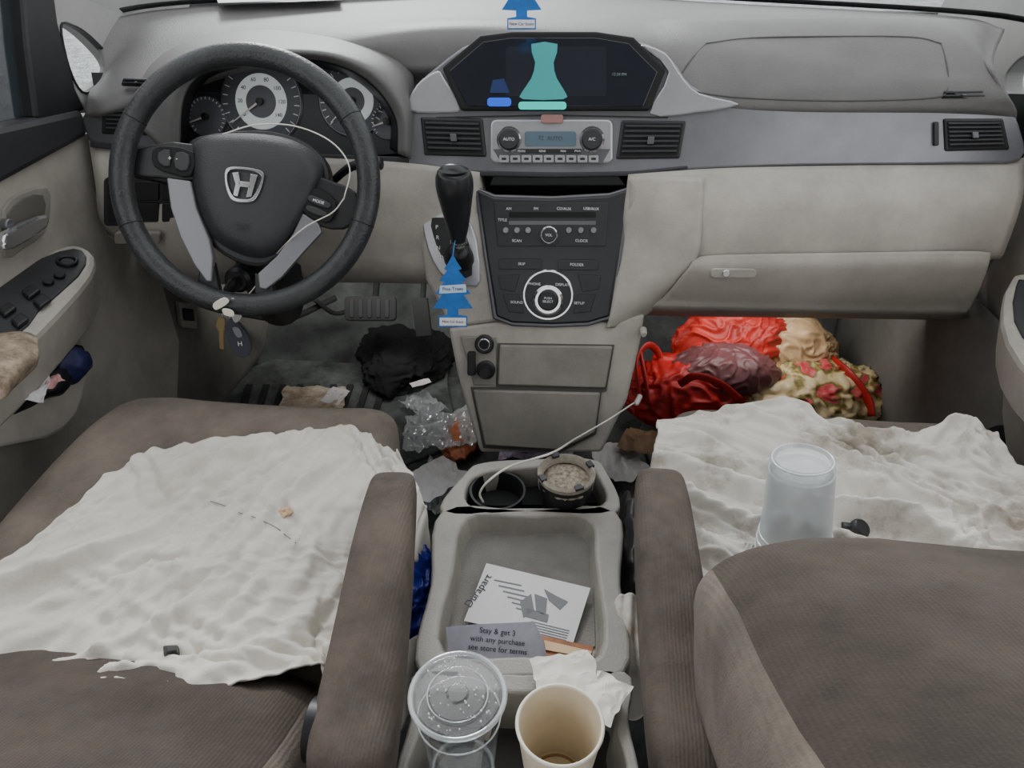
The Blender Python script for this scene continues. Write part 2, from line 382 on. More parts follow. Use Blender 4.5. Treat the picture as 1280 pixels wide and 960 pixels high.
# left beige lower dash
patch('lower_panel_left',[
 PR([(112,176,1.21),(200,186,1.20),(350,195,1.19),(500,203,1.185),(600,215,1.185)]),
 PR([(120,225,1.17),(200,232,1.165),(350,245,1.16),(480,252,1.16),(600,262,1.17)]),
 PR([(132,285,1.165),(215,292,1.15),(350,300,1.15),(470,305,1.15),(605,320,1.155)]),
 PR([(190,318,1.19),(225,345,1.19),(350,347,1.19),(470,348,1.18),(600,352,1.14)]),
 PR([(200,326,1.40),(230,352,1.40),(350,352,1.40),(470,350,1.4),(590,352,1.3)])],BEIGE,7,6,.006,D)
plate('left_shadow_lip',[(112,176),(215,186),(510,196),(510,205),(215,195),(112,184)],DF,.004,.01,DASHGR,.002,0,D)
SWP=Pl((0,1.155,.6),(0,-1,.06))
plate('switch_bank',rrect(129,222,236,283,6),SWP,.004,.012,DASHGR,.002,0,D)
for i in range(3):
    for j in range(2): plate('switch_%d_%d'%(i,j),rrect(134+i*34,227+j*27,164+i*34,251+j*27,3),SWP,.008,.006,BLK,.0015,0,D)
plate('tray_slot',rrect(142,291,200,306,5),Pl((0,1.15,.5),(0,-1,-.1)),.01,.01,BEIGE2,.003,0,D)
plate('flank_left',[(512,206),(600,214),(612,320),(622,402),(562,410),(548,380),(532,350),(522,280)],DF,-.001,.05,BEIGE,.006,0,D)
patch('lower_panel_right',[
 PR([(785,218,1.185),(900,211,1.195),(1050,208,1.20),(1200,206,1.205),(1279,198,1.215)]),
 PR([(786,262,1.165),(900,262,1.155),(1050,260,1.15),(1200,258,1.155),(1276,250,1.17)]),
 PR([(776,318,1.15),(870,320,1.135),(1020,317,1.13),(1160,315,1.13),(1256,310,1.15)]),
 PR([(770,345,1.135),(862,335,1.14),(1020,328,1.145),(1160,326,1.145),(1250,322,1.155)])],BEIGE,8,7,.006,D)
patch('glovebox_door',[
 PR([(868,324,1.128),(900,319,1.124),(1060,316,1.12),(1200,314,1.122),(1238,316,1.128)]),
 PR([(858,338,1.116),(900,338,1.112),(1060,336,1.11),(1200,336,1.112),(1232,338,1.116)]),
 PR([(828,372,1.126),(900,374,1.122),(1060,378,1.12),(1180,378,1.122),(1216,378,1.126)]),
 PR([(800,386,1.15),(880,388,1.15),(1040,391,1.15),(1170,394,1.15),(1204,394,1.15)]),
 PR([(805,392,1.35),(880,394,1.35),(1040,396,1.35),(1170,398,1.35),(1200,398,1.35)])],GLOVE,8,5,.006,D)
GP=Pl((0,1.112,.5),(0,-1,.05))
plate('glove_handle_recess',rrect(883,334,968,352,6),GP,.003,.006,BEIGE2,.002,0,D)
plate('glove_handle',rrect(888,336,946,348,5),GP,.008,.006,BEIGE,.002,0,D)
disc('glove_lock',908,342,.006,GP,.010,.004,CHROME,D)
patch('flank_right',[
 PR([(785,220,1.183),(830,220,1.183),(880,222,1.178)]),
 PR([(780,262,1.165),(828,262,1.158),(878,270,1.150)]),
 PR([(776,310,1.15),(824,312,1.138),(872,320,1.126)]),
 PR([(764,385,1.11),(804,374,1.115),(850,348,1.125)]),
 PR([(758,410,1.10),(790,405,1.12),(815,388,1.14)])],BEIGE,8,6,.004,D)
plate('lower_column',[(560,410),(622,402),(760,402),(806,392),(800,430),(784,500),(752,566),(600,566),(586,520),(572,470)],DF,-.002,.30,BEIGE,.006,0,D)
plate('drawer_shadow',[(622,429),(768,431),(758,489),(752,491),(745,543),(700,566),(604,560),(588,484),(620,484)],DF,.0,.004,M('gap_dark',(84,81,77),.8),0,0,D)
plate('drawer_upper',[(624.5,431.5),(766,433.5),(756.5,485.5),(622,481.5)],DF,.006,.008,BEIGE2,.003,0,D)
plate('drawer_lower',[(591,487.5),(750.5,491.5),(743.5,541),(700,563),(606,557)],DF,.006,.008,BEIGE2,.003,0,D)
plate('socket_panel',[(575,420),(620,422),(620,482),(592,482)],DF,.0035,.006,BEIGE2,.002,0,D)
for i,(px,py) in enumerate(((605,431),(607,463))):
    disc('power_socket_%d'%i,px,py,.0165,DF,.010,.008,BLK,D); disc('socket_bore_%d'%i,px,py,.0115,DF,.0108,.003,CHROME if i==0 else BLKM,D)
    disc('socket_hole_%d'%i,px,py,.0095,DF,.0112,.003,BLKM,D)
lathe('socket_plug',P(607,463,pl=DF,h=.008),DF.n,[(.010,0),(.010,.02),(.008,.024),(0,.024)],BLK,D,24)
plate('plug_lever',rrect(584,440,594,470,3),DF,.012,.01,BLK,.002,0,D)
lathe('bag_hook',P(804,412,y=1.10),(0,-1,0),[(.006,0),(.006,.012),(.004,.018),(0,.018)],BEIGE,D,16)
# cluster hood
patch('cluster_hood',[
 PR([(148,140,1.24),(158,100,1.30),(205,60,1.38),(290,40,1.42),(370,38,1.42),(450,48,1.40),(510,80,1.33),(518,130,1.26),(514,200,1.20)]),
 PR([(176,160,1.19),(186,106,1.23),(224,72,1.27),(290,52,1.30),(360,49,1.30),(430,56,1.28),(488,84,1.24),(512,134,1.21),(512,198,1.19)]),
 PR([(205,188,1.18),(210,122,1.19),(236,86,1.20),(292,66,1.21),(352,62,1.21),(420,68,1.21),(474,94,1.20),(504,140,1.19),(508,196,1.18)]),
 PR([(225,188,1.185),(229,126,1.195),(250,94,1.205),(297,76,1.215),(352,72,1.215),(414,78,1.215),(463,102,1.205),(495,146,1.195),(498,192,1.185)]),
 ],DTOP,7,6,.003,D)
IP=Pl((0,1.28,.75),(0,-math.cos(a20),math.sin(a20)))
patch('cluster_shroud',[
 PR([(225,188,1.185),(229,126,1.195),(250,94,1.205),(297,76,1.215),(352,72,1.215),(414,78,1.215),(463,102,1.205),(495,146,1.195),(498,192,1.185)]),
 [P(a,b,pl=IP,h=.0) for a,b in ((234,184),(240,128),(260,100),(302,84),(352,80),(410,86),(455,108),(486,148),(488,186))]],BLK,7,4,.002,D)
plate('cluster_face',[(226,192),(232,126),(254,96),(300,78),(352,74),(412,80),(462,104),(494,148),(496,192)],IP,0,.006,M('cluster_face',(46,47,52),.5),0,3,D)
DIAL=M('dial_white',(206,212,212),.5,emit=.25); DG=M('dial_grey',(92,94,100),.5)
def gauge(nm,px,py,R,bright,ang,lab=None):
    disc(nm+'_ring',px,py,R,IP,.004,.004,SILVD,D,b=.04); disc(nm+'_face',px,py,R*.94,IP,.0048,.003,DG if not bright else M('dial_outer',(74,78,84),.5),D,b=.02)
    if bright:
        disc(nm+'_white',px,py,R*.62,IP,.0058,.002,DIAL,D,b=.02); disc(nm+'_core',px,py,R*.36,IP,.0066,.002,DG,D,b=.02)
    c=P(px,py,pl=IP,h=.006)
    for i in range(21):
        a=math.radians(225-270*i/20); d=IP.x*math.cos(a)+IP.y*math.sin(a); e=IP.n.cross(d)*.0007
        p0=c+d*R*.8; p1=c+d*R*.92
        wplate(nm+'_tick_%d'%i,[p0-e,p1-e,p1+e,p0+e],IP.n,.0006,WHITE,0,D)
    a=math.radians(ang); d=IP.x*math.cos(a)+IP.y*math.sin(a); e=IP.n.cross(d)
    q=c+IP.n*.006; wplate(nm+'_needle',[q-e*.002-d*.005,q-e*.0006+d*R*.85,q+e*.0006+d*R*.85,q+e*.002-d*.005],IP.n,.001,M('needle',(214,206,200),.5),0,D)
    lathe(nm+'_hub',q,IP.n,[(.006,-.004),(.006,.002),(0,.003)],BLK,D,20)
gauge('speedometer',326,127,.074,True,215)
gauge('tachometer',440,126,.060,True,225)
gauge('fuel_gauge',258,146,.036,False,200)
gauge('temp_gauge',484,152,.030,False,200)
for i in range(8):
    a=math.radians(215-250*i/7); c=P(326,127,pl=IP,h=.0065)+ (IP.x*math.cos(a)+IP.y*math.sin(a))*.037
    text('speed_%d'%i,str(i*20),0,0,IP,.009,BLKM,0,D,at=c)
# ------------------------------------------------------------------ STEERING WHEEL
W=grp('steering_wheel')
aw=math.radians(30)
wc=P(307,227,d=1.09)
WP=Pl(wc,(0.10,-math.cos(aw),math.sin(aw)))
torus('rim',wc,WP.n,.180,.0170,LEATH,W,128,20,xdir=WP.x)
for a in (200,340,30,150):
    d=WP.x*math.cos(math.radians(a))+WP.y*math.sin(math.radians(a)); t=WP.n.cross(d)
    torus('rim_seam_%d'%a,wc+d*.180,t,.0168,.0008,BLKM,W,24,6)
hubpts=[(238,192),(246,176),(270,168),(320,167),(362,174),(392,190),(404,212),(396,240),(380,272),(356,306),(328,322),(296,316),(266,296),(248,262),(240,228)]
def shp(nm,pts,h,t,mat,b,sm=3): return plate(nm,pts,WP,h,t,mat,b,sm,W)
shp('hub_base',[(232,192),(246,170),(320,162),(372,172),(402,194),(412,222),(402,252),(372,300),(334,332),(292,326),(256,298),(238,250)],-.018,.03,BLK,.006)
def dome(nm,pts,h,hh,mat):
    q=crclosed([Vector(p) for p in pts],4); cx=sum(p.x for p in q)/len(q); cy=sum(p.y for p in q)/len(q); rings=10; V=[];n=len(q)
    for j in range(rings+1):
        s=j/rings; k=1-s; hgt=h+hh*(1-k**4)**.5 if k<1 else h
        for p in q: V.append(P(cx+(p.x-cx)*k,cy+(p.y-cy)*k,pl=WP,h=hgt))
    f=[[j*n+i,j*n+(i+1)%n,(j+1)*n+(i+1)%n,(j+1)*n+i] for j in range(rings) for i in range(n)]
    return add(nm,V,f,mat,W)
dome('airbag_cover',hubpts,-.014,.022,HUB)
shp('spoke_left',[(160,192),(190,181),(240,180),(246,224),(200,222),(158,216)],-.010,.014,BLK,.003,2)
shp('spoke_right',[(386,222),(420,228),(444,240),(452,268),(428,286),(398,282),(374,270)],-.010,.014,BLK,.003,2)
SPK=M('spoke_silver',(126,126,130),.35,.4)
shp('spoke_silver_left',[(208,222),(238,226),(246,262),(262,300),(266,322),(264,352),(258,352),(242,330),(225,296),(213,260)],-.006,.012,SPK,.002,0)
shp('spoke_silver_right',[(378,266),(398,279),(402,290),(378,316),(352,346),(332,362),(324,360),(322,342),(346,320),(366,292)],-.006,.012,SPK,.002,0)
shp('spoke_low_left',[(250,330),(266,326),(276,372),(258,376),(246,352)],-.012,.016,BLK,.003,0)
shp('spoke_low_right',[(318,340),(340,350),(344,376),(318,384)],-.012,.016,BLK,.003,0)
shp('buttons_left',[(190,188),(206,182),(242,190),(238,220),(214,217),(192,208)],-.003,.006,BLKM,.002,2)
shp('button_l1',[(197,190),(212,187),(212,208),(198,204)],0,.005,DASHGR,.002,2)
shp('button_l2',[(219,190),(236,193),(234,213),(218,210)],0,.005,DASHGR,.002,2)
shp('buttons_right',[(384,238),(400,236),(420,252),(416,272),(404,278),(378,264)],-.003,.006,BLKM,.002,2)
shp('button_r1',[(388,243),(413,254),(409,261),(385,251)],0,.005,DASHGR,.002,2)
shp('button_r2',[(385,256),(408,265),(405,272),(383,263)],0,.005,DASHGR,.002,2)
text('button_text_l','+  -',216,198,WP,.010,WHITE,.001,W); text('button_text_r','MODE',398,252,WP,.006,WHITE,.001,W,rot=-.3)
EH=.012
ringplate('emblem_frame',[(284,210),(305,209),(327,214),(329,226),(319,249),(304,253),(288,248),(281,226)],[(287,213),(305,212),(324,217),(326,226),(316,246),(304,249),(291,245),(284,226)],WP,EH,.003,CHROME,W,4,.0005)
shp('emblem_bar_l',[(290,216),(298,215),(301,230),(297,246),(291,244),(294,230)],EH,.003,CHROME,.0006,0)
shp('emblem_bar_r',[(313,217),(322,219),(318,232),(314,246),(307,247),(311,231)],EH,.003,CHROME,.0006,0)
shp('emblem_cross',[(298,226),(314,228),(313,235),(297,233)],EH,.003,CHROME,.0006,0)
text('airbag_text','SRS',300,284,WP,.014,M('emboss',(36,37,40),.5),EH-.001,W,rot=-.15)
sweep('column',[wc-WP.n*.03,wc-WP.n*.09,wc-WP.n*.16],[.05,.062,.07],DASHGR,W,24,4)
sweep('stalk_right',[P(410,232,y=1.12),P(440,208,y=1.11),P(476,204,y=1.10)],[.006,.007,.010],BLK,W,12)
sweep('stalk_left',[P(250,240,y=1.14),P(205,225,y=1.12),P(170,215,y=1.11)],[.006,.007,.010],BLK,W,12)
sweep('column_lower',[P(330,290,y=1.16),P(340,330,y=1.18),P(350,380,y=1.4)],[.05,.06,.05],DASHGR,W,20,4)
# ------------------------------------------------------------------ KEYS & CORD
K=grp('car_keys')
lathe('ignition_lock',P(297,350,y=1.08),(0.1,-1,.2),[(.022,-.04),(.022,0),(.016,.006),(0,.006)],BLK,K,24)
sweep('key_blade_head',[P(300,352,y=1.06),P(292,356,y=1.03),P(284,366,y=1.015)],[.009,.012,.010],BLK,K,12,sq=.5)
torus('key_ring',P(286,384,y=1.02),(.3,-1,.2),.014,.0014,CHROME,K,32,8)
torus('key_ring_small',P(283,392,y=1.015),(1,-.3,.2),.009,.0012,CHROME,K,32,8)
def key(nm,pts,y,mat,t,s=3):
    pl=Pl((0,y,.5),(.2,-1,.25)); plate(nm,pts,pl,0,t,mat,.0012,s,K)
key('key_fob',[(280,408),(290,400),(304,412),(313,430),(311,444),(300,447),(288,434)],1.02,M('fob',(58,60,70),.35),.012)
key('fob_button',[(290,410),(298,410),(303,420),(296,422)],1.006,M('fob_btn',(110,112,122),.4),.002)
key('key_small',[(272,396),(281,398),(284,410),(280,414),(280,438),(274,436),(273,414),(269,408)],1.035,M('brass',(150,132,96),.35,.7),.003,0)
key('key_steel',[(289,372),(298,380),(302,396),(294,404),(288,392)],.985,SILV2,.003)
key('key_tag',[(266,380),(280,372),(286,378),(270,388)],.975,M('tag',(220,215,200),.5),.003)
key('key_tag_b',[(278,386),(290,388),(292,396),(280,394)],.972,M('tag',(220,215,200),.5),.003)
text('fob_mark','H',300,430,Pl((0,1.006,.5),(.2,-1,.25)),.010,WHITE,.003,K)
G=grp('cord')
WC=M('white_cable',(214,210,200),.5)
cable('cord_loop',[P(430,248,y=1.0),P(437,210,y=1.01),P(415,178,y=1.02),P(370,158,y=1.03),P(320,156,y=1.03),P(278,168,y=1.03)],.0010,WC,G)
cable('cord_left',[P(262,312,y=1.0),P(266,340,y=.98),P(274,362,y=.965),P(284,380,y=.97)],.0018,WC,G)
cable('cord_right',[P(284,380,y=.97),P(306,372,y=.965),P(325,350,y=.98),P(345,318,y=.99),P(380,285,y=.99),P(415,266,y=1.0),P(430,248,y=1.0)],.0010,WC,G)
G=grp('charging_cable')
cable('cable',[P(795,502,y=1.08),P(760,525,y=1.0),P(720,548,y=.95),P(690,566,z=.47),P(640,582,z=.455),P(612,600,z=.455),P(600,616,z=.435),P(604,628,z=.42)],.0015,WC,G)
lathe('plug',P(797,501,y=1.085),(-.4,-1,-.3),[(0,-.012),(.005,-.012),(.005,.006),(.003,.01),(0,.01)],WC,G,16)
# ------------------------------------------------------------------ SHIFTER
S=grp('gear_shifter')
plate('gate_plate',[(527,264),(548,262),(580,268),(596,300),(600,352),(588,358),(560,352),(540,326),(530,295)],DF,.004,.01,SILV2,.003,2,S)
plate('gate_inner',[(540,272),(572,278),(586,305),(590,344),(572,344),(552,320),(542,296)],DF,.0055,.004,BLK,.001,2,S)
for i,(s,px,py) in enumerate((('P',546,284),('R',547,297),('N',548,310),('D',552,322))): text('gate_'+s,s,px,py,DF,.009,WHITE,.0065,S)
sweep('boot',[P(574,322,pl=DF,h=.004),P(573,312,pl=DF,h=.03)],[.026,.016],BLK,S,20,4)
sweep('shaft',[P(574,318,pl=DF,h=.01),P(573,296,pl=DF,h=.06)],[.010,.010],CHROME,S,16,3)
kb=P(573,300,pl=DF,h=.055)
sweep('collar',[P(573,303,pl=DF,h=.052),P(573,296,pl=DF,h=.056)],[.014,.0125],CHROME,S,20,3)
sweep('knob',[kb,P(572,280,y=kb.y-.012),P(570,255,y=kb.y-.024),P(568,230,y=kb.y-.034),P(567,214,y=kb.y-.038),P(567,208,y=kb.y-.036),P(567,206,y=kb.y-.035)],[.012,.018,.024,.0285,.024,.014,.002],M('knob',(40,41,44),.32,var=.1,vs=20),S,24,6)
# ------------------------------------------------------------------ AIR FRESHENERS
def tree(par,pl,cx,top,bot,w):
    hgt=bot-top
    L=[(0,.0),(.10,.10),(.22,.20),(.14,.22),(.34,.36),(.22,.38),(.44,.54),(.28,.56),(.5,.74),(.14,.75),(.14,.83),(.36,.85),(.36,1.0)]
    pts=[(cx+a*w,top+b*hgt) for a,b in L]+[(cx-a*w,top+b*hgt) for a,b in reversed(L) if a>0]
    plate('tree',pts,pl,0,.0015,BLUE,.0003,0,par)
    LB=M('label_blue_light',(196,215,235),.6)
    plate('name_band',[(cx-w*.32,top+hgt*.43),(cx+w*.32,top+hgt*.41),(cx+w*.34,top+hgt*.52),(cx-w*.34,top+hgt*.54)],pl,.0006,.0004,LB,0,0,par)
    text('name_text','Pine Trees',cx,top+hgt*.475,pl,.0078,M('navy',(22,50,120),.6),.001,par,rot=.04)
    plate('base_band',[(cx-w*.33,top+hgt*.87),(cx+w*.33,top+hgt*.87),(cx+w*.33,top+hgt*.98),(cx-w*.33,top+hgt*.98)],pl,.0006,.0004,WHITE,0,0,par)
    text('base_text','New Car Scent',cx,top+hgt*.925,pl,.0055,M('navy',(22,50,120)),.001,par)
A1=grp('air_freshener'); AP=Pl((0,1.045,.5),(.05,-1,.3)); tree(A1,AP,566,318,409,50)
cable('string',[P(566,320,pl=AP),P(568,305,pl=AP,h=-.006),P(572,292,pl=AP,h=-.02)],.0008,M('string',(60,140,210),.6),A1)
A2=grp('air_freshener'); AP2=Pl((0,1.15,.9),(.05,-1,.15)); tree(A2,AP2,652,-58,37,50)
mxx=P(652,-140,pl=AP2).x
cable('string',[P(652,-57,pl=AP2),P(652,-140,pl=AP2),Vector((mxx,1.11,1.12))],.0008,M('string',(60,140,210),.6),A2)
RMI=grp('rearview_mirror'); mx=mxx
wplate('housing',[(mx-.12,1.085,1.120),(mx+.12,1.085,1.120),(mx+.12,1.095,1.175),(mx-.12,1.095,1.175)],(0,-1,.15),.022,BLK,.008,RMI)
wplate('mirror_glass',[(mx-.11,1.0835,1.127),(mx+.11,1.0835,1.127),(mx+.11,1.0925,1.168),(mx-.11,1.0925,1.168)],(0,-1,.15),.001,CHROME,0,RMI)
sweep('stem',[(mx,1.115,1.15),(mx,1.14,1.165),(mx,1.165,1.176)],.008,BLK,RMI,12,3)
# ------------------------------------------------------------------ FLOOR / FOOTWELL
fl=add('floor',[(-.85,-.6,0),(.85,-.6,0),(.85,1.62,0),(-.85,1.62,0),(-.85,-.6,-.03),(.85,-.6,-.03),(.85,1.62,-.03),(-.85,1.62,-.03)],[(0,1,2,3),(4,7,6,5),(0,4,5,1),(1,5,6,2),(2,6,7,3),(3,7,4,0)],CARPET,None,False)
XS=(-.86,-.4,0,.4,.86)
patch('wall_front',[[Vector((x,1.58,-.005)) for x in XS],[Vector((x,1.68,.06)) for x in XS],[Vector((x,1.82,.28)) for x in XS],[Vector((x,1.85,.62)) for x in XS],[Vector((x,1.82,.84)) for x in XS]],CARPETD,6,6,.01)
KICK=M('kick_panel',(126,123,116),.8,var=.22,vs=5,bump=.3,bs=400)
for nm,s in (('wall_left',-1),('wall_right',1)):
    wplate(nm,[(s*.835,-.6,.0),(s*.835,1.86,.0),(s*.835,1.86,.72),(s*.835,-.6,.72)],(-s,0,0),.02,KICK,.003)
for nm,s in (('trim_3',-1),('trim_4',1)):
    patch('kick_panel',[[Vector((s*x,y,z)) for z in (0.0,.15,.3,.47)] for x,y in ((.815,.95),(.79,1.15),(.775,1.35),(.76,1.55),(.75,1.72))],KICK,5,5,.006,grp(nm))
FM=grp('floor_mat')
plz=Pl((0,0,.012),(0,0,1),up=(0,1,0))
RUB=M('mat_rubber',(108,113,111),.75,var=.45,vs=16,bump=.5,bs=200)
plate('mat_body',[(285,470),(430,425),(545,430),(560,480),(555,560),(400,600),(250,600),(250,530)],plz,0,.011,RUB,.004,2,FM)
RIB=M('mat_rib',(56,59,58),.8,var=.3,vs=16)
for i in range(9):
    x=300+i*21; plate('rib_%d'%i,[(x+8,480),(x+16,480),(x+2,524),(x-7,524)],plz,.006,.006,RIB,.001,0,FM)
FM2=grp('floor_mat'); plate('mat_body',[(830,470),(900,420),(1060,418),(1130,440),(1160,520),(1180,600),(820,600)],plz,0,.011,RUB,.004,2,FM2)
PED=M('pedal_rubber',(20,20,21),.9)
BP=grp('brake_pedal'); pp=Pl(P(462,384,y=1.50),(0,-1,.7))
plate('pad',rrect(430,370,495,401,6),pp,0,.012,PED,.003,0,BP)
for i in range(5): plate('rib_%d'%i,rrect(437+i*11,374,442+i*11,397,2),pp,.003,.004,M('pedal_rib',(30,30,32),.9),.001,0,BP)
sweep('arm',[P(468,384,y=1.52),P(470,365,y=1.60),P(472,340,y=1.66)],.008,PED,BP,10,4)
AC=grp('accelerator_pedal'); plate('pad',[(514,372),(534,372),(540,420),(520,422)],Pl(P(530,395,y=1.50),(0,-1,.6)),0,.012,PED,.003,0,AC)
sweep('arm',[P(528,380,y=1.53),P(530,350,y=1.62)],.007,PED,AC,10,4)
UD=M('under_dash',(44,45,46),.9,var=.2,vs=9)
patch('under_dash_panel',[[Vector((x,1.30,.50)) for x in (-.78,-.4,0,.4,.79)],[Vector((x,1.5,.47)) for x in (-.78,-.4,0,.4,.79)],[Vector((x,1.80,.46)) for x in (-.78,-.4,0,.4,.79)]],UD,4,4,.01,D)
for i,(pts,rr) in enumerate(([((390,372,1.55),(420,392,1.6),(448,380,1.62)),.006],[((300,392,1.5),(360,398,1.55),(420,372,1.6)),.008])):
    sweep('wiring_%d'%i,PR(pts),rr,PED,D,8,5)
HR=grp('hood_release'); HP=Pl(P(236,394,x=-.745),(1,-.7,0))
plate('bracket',[(224,378),(246,380),(248,412),(228,410)],HP,0,.02,BEIGE2,.003,0,HR)
plate('lever',[(229,386),(243,387),(244,402),(231,401)],HP,.01,.008,BLK,.003,0,HR)
# ------------------------------------------------------------------ DOORS
LX=Pl((-.775,0,0),(1,0,0)); RX=Pl((.80,0,0),(-1,0,0))
DL=grp('car_door')
plate('lower_trim',[(-220,300),(-60,225),(0,220),(112,165),(118,235),(135,292),(200,325),(222,350),(226,400),(222,510),(200,560),(110,690),(20,800),(-300,1200)],LX,0,.03,BEIGE,.004,0,DL)
plate('sill_trim',[(-220,215),(0,158),(104,136),(112,170),(0,232),(-220,330)],LX,.012,.05,DASHGR,.01,0,DL)
plate('window_frame',[(24,-60),(62,-60),(74,30),(96,112),(108,138),(60,152),(46,150),(34,60)],LX,.006,.04,BLK,.006,0,DL)
GLS=bpy.data.materials.new('window_glass'); GLS.use_nodes=True; nt=GLS.node_tree; nt.nodes.remove(nt.nodes['Principled BSDF'])
mo=nt.nodes['Material Output']; mx_=nt.nodes.new('ShaderNodeMixShader'); tr=nt.nodes.new('ShaderNodeBsdfTransparent'); gl=nt.nodes.new('ShaderNodeBsdfGlossy'); gl.inputs['Roughness'].default_value=.02
tr.inputs['Color'].default_value=(.94,.96,.96,1); mx_.inputs[0].default_value=.04
nt.links.new(tr.outputs[0],mx_.inputs[1]); nt.links.new(gl.outputs[0],mx_.inputs[2]); nt.links.new(mx_.outputs[0],mo.inputs[0])
TINT=M('tinted_glass',(44,54,60),.1,alpha=.7,coat=.4)
plate('side_glass',[(-260,-60),(30,-60),(50,152),(-260,230)],LX,-.015,.004,TINT,0,0,DL)
PI=grp('trim_1')
ringplate('pillar',[(62,-60),(150,-60),(232,-40),(236,12),(160,98),(118,138),(104,132),(72,60)],[(78,34),(92,33),(112,46),(138,74),(142,92),(122,108),(104,114),(88,84)],LX,.004,.03,PILLAR,PI,4,.004)
WN=grp('window_1'); plate('pane',[(74,30),(92,30),(114,42),(142,72),(146,94),(122,112),(102,118),(84,84)],LX,-.03,.003,GLS,0,0,WN)
ringplate('seal',[(76,32),(92,31),(113,44),(140,73),(144,93),(122,110),(103,116),(86,84)],[(78,34),(92,33),(112,46),(138,74),(142,92),(122,108),(104,114),(88,84)],LX,.006,.01,BLK,WN,4,0)
plate('handle_recess',[(4,262),(28,240),(60,234),(64,262),(56,292),(30,312),(6,322)],LX,.004,.006,BEIGE2,.003,2,DL)
plate('handle_well',[(10,268),(30,248),(54,244),(56,270),(34,284),(12,292)],LX,.006,.003,M('well_grey',(96,92,86),.7),.001,2,DL)
plate('handle_lever',[(8,292),(34,278),(60,268),(60,284),(32,304),(8,314)],LX,.03,.014,CHROME,.004,2,DL)
disc('lock_knob',14,282,.010,LX,.016,.01,SILVD,DL)
AZ=Pl((0,0,.545),(0.25,0,1),up=(0,1,0)); AZ.p=P(60,365,x=-.72)
plate('armrest_shelf',[(-120,420),(-40,352),(40,322),(86,304),(112,312),(120,330),(100,362),(40,425),(-20,480),(-120,560)],AZ,0,.09,BEIGE,.010,2,DL)
plate('switch_panel',[(-60,392),(0,352),(52,322),(92,310),(108,320),(98,344),(48,388),(20,418),(-60,430)],AZ,.003,.006,DASHGR,.002,2,DL)
for i,(px,py) in enumerate(((8,386),(38,364),(24,400),(52,376))):
    plate('window_switch_%d'%i,[(px-12,py-2),(px+2,py-11),(px+13,py-3),(px-2,py+8)],AZ,.010,.007,BLK,.003,0,DL)
torus('mirror_dial',P(84,326,pl=AZ,h=.006),AZ.n,.013,.003,BLK,DL,32,8); disc('mirror_knob',84,326,.010,AZ,.010,.006,DASHGR,DL)
for px,py in ((60,350),(74,342)): disc('lock_button',px,py,.008,AZ,.009,.005,BLK,DL)
patch('armrest_pad',[[P(a,b,pl=AZ,h=c) for a,b,c in r] for r in (
 [(-40,425,0),(0,418,.004),(30,416,.004),(46,422,0)],[(-40,440,.016),(0,438,.018),(28,436,.016),(48,440,.008)],[(-40,465,.016),(0,470,.016),(20,465,.014),(46,450,0)],[(-40,510,0),(0,500,0),(15,485,-.01),(44,458,-.02)])],M('torn_vinyl',(176,160,138),.9,vs=40,bump=1,bs=80,col2=(100,86,72)),8,8,.004,DL)
plate('pocket_lip',[(0,505),(30,500),(70,470),(100,445),(114,448),(110,470),(96,520),(60,548),(0,560),(-80,600),(-80,530)],LX,.055,.055,BEIGE,.008,2,DL)
plate('pocket_opening',[(2,500),(50,470),(90,436),(104,432),(106,446),(92,470),(60,498),(20,518),(0,520),(-60,540),(-60,520)],LX,.058,.01,BLKM,.002,2,DL)
CP=grp('door_pocket_clutter')
blob('blue_wrapper',P(88,455,x=-.715),(.02,.03,.025),M('blue_cloth',(36,40,90),.6,var=.3,vs=30),CP,.3,30,2,4)
crumple('paper_a',P(35,500,x=-.715),.06,.08,.4,.010,PAPER,CP,3,12,20); crumple('paper_b',P(55,492,x=-.71),.05,.05,1.0,.010,M('pink_paper',(200,150,150),.8),CP,8,12,20)
blob('dark_pouch',P(68,475,x=-.715),(.018,.03,.02),BLK,CP,.2,30,5,4)
disc('door_speaker',66,560,.001,LX,.004,.002,BEIGE2,DL)
# right door
DR=grp('car_door')
plate('lower_trim',[(1275,200),(1500,190),(1700,700),(1400,900),(1285,720),(1225,600),(1150,540),(1146,480),(1180,400),(1205,385),(1250,310)],RX,0,.03,BEIGE,.004,0,DR)
plate('sill_trim',[(1262,130),(1400,120),(1500,190),(1278,204)],RX,.012,.05,DASHGR,.01,0,DR)
AZR=Pl(P(1275,370,x=.745),(-.25,0,1),up=(0,1,0))
plate('armrest_shelf',[(1262,350),(1285,340),(1400,380),(1400,560),(1300,480),(1258,425),(1252,380)],AZR,0,.09,BEIGE,.010,2,DR)
plate('armrest_insert',[(1270,356),(1290,350),(1400,390),(1400,500),(1300,440),(1268,400)],AZR,.004,.006,DASHGR,.004,2,DR)
plate('pocket_lip',[(1252,478),(1290,470),(1400,520),(1400,700),(1285,620),(1255,560)],RX,.05,.05,BEIGE2,.008,2,DR)
PI2=grp('trim_2')
ringplate('pillar',[(1168,28),(1222,-50),(1345,-60),(1345,120),(1300,150),(1262,132),(1225,98),(1190,62)],[(1264,84),(1282,70),(1320,66),(1322,110),(1305,138),(1280,136),(1260,118),(1257,98)],RX,.004,.03,PILLAR,PI2,4,.004)
WN2=grp('window_2'); plate('pane',[(1260,80),(1282,66),(1324,62),(1328,112),(1305,142),(1280,140),(1256,120),(1253,96)],RX,-.03,.003,GLS,0,0,WN2)
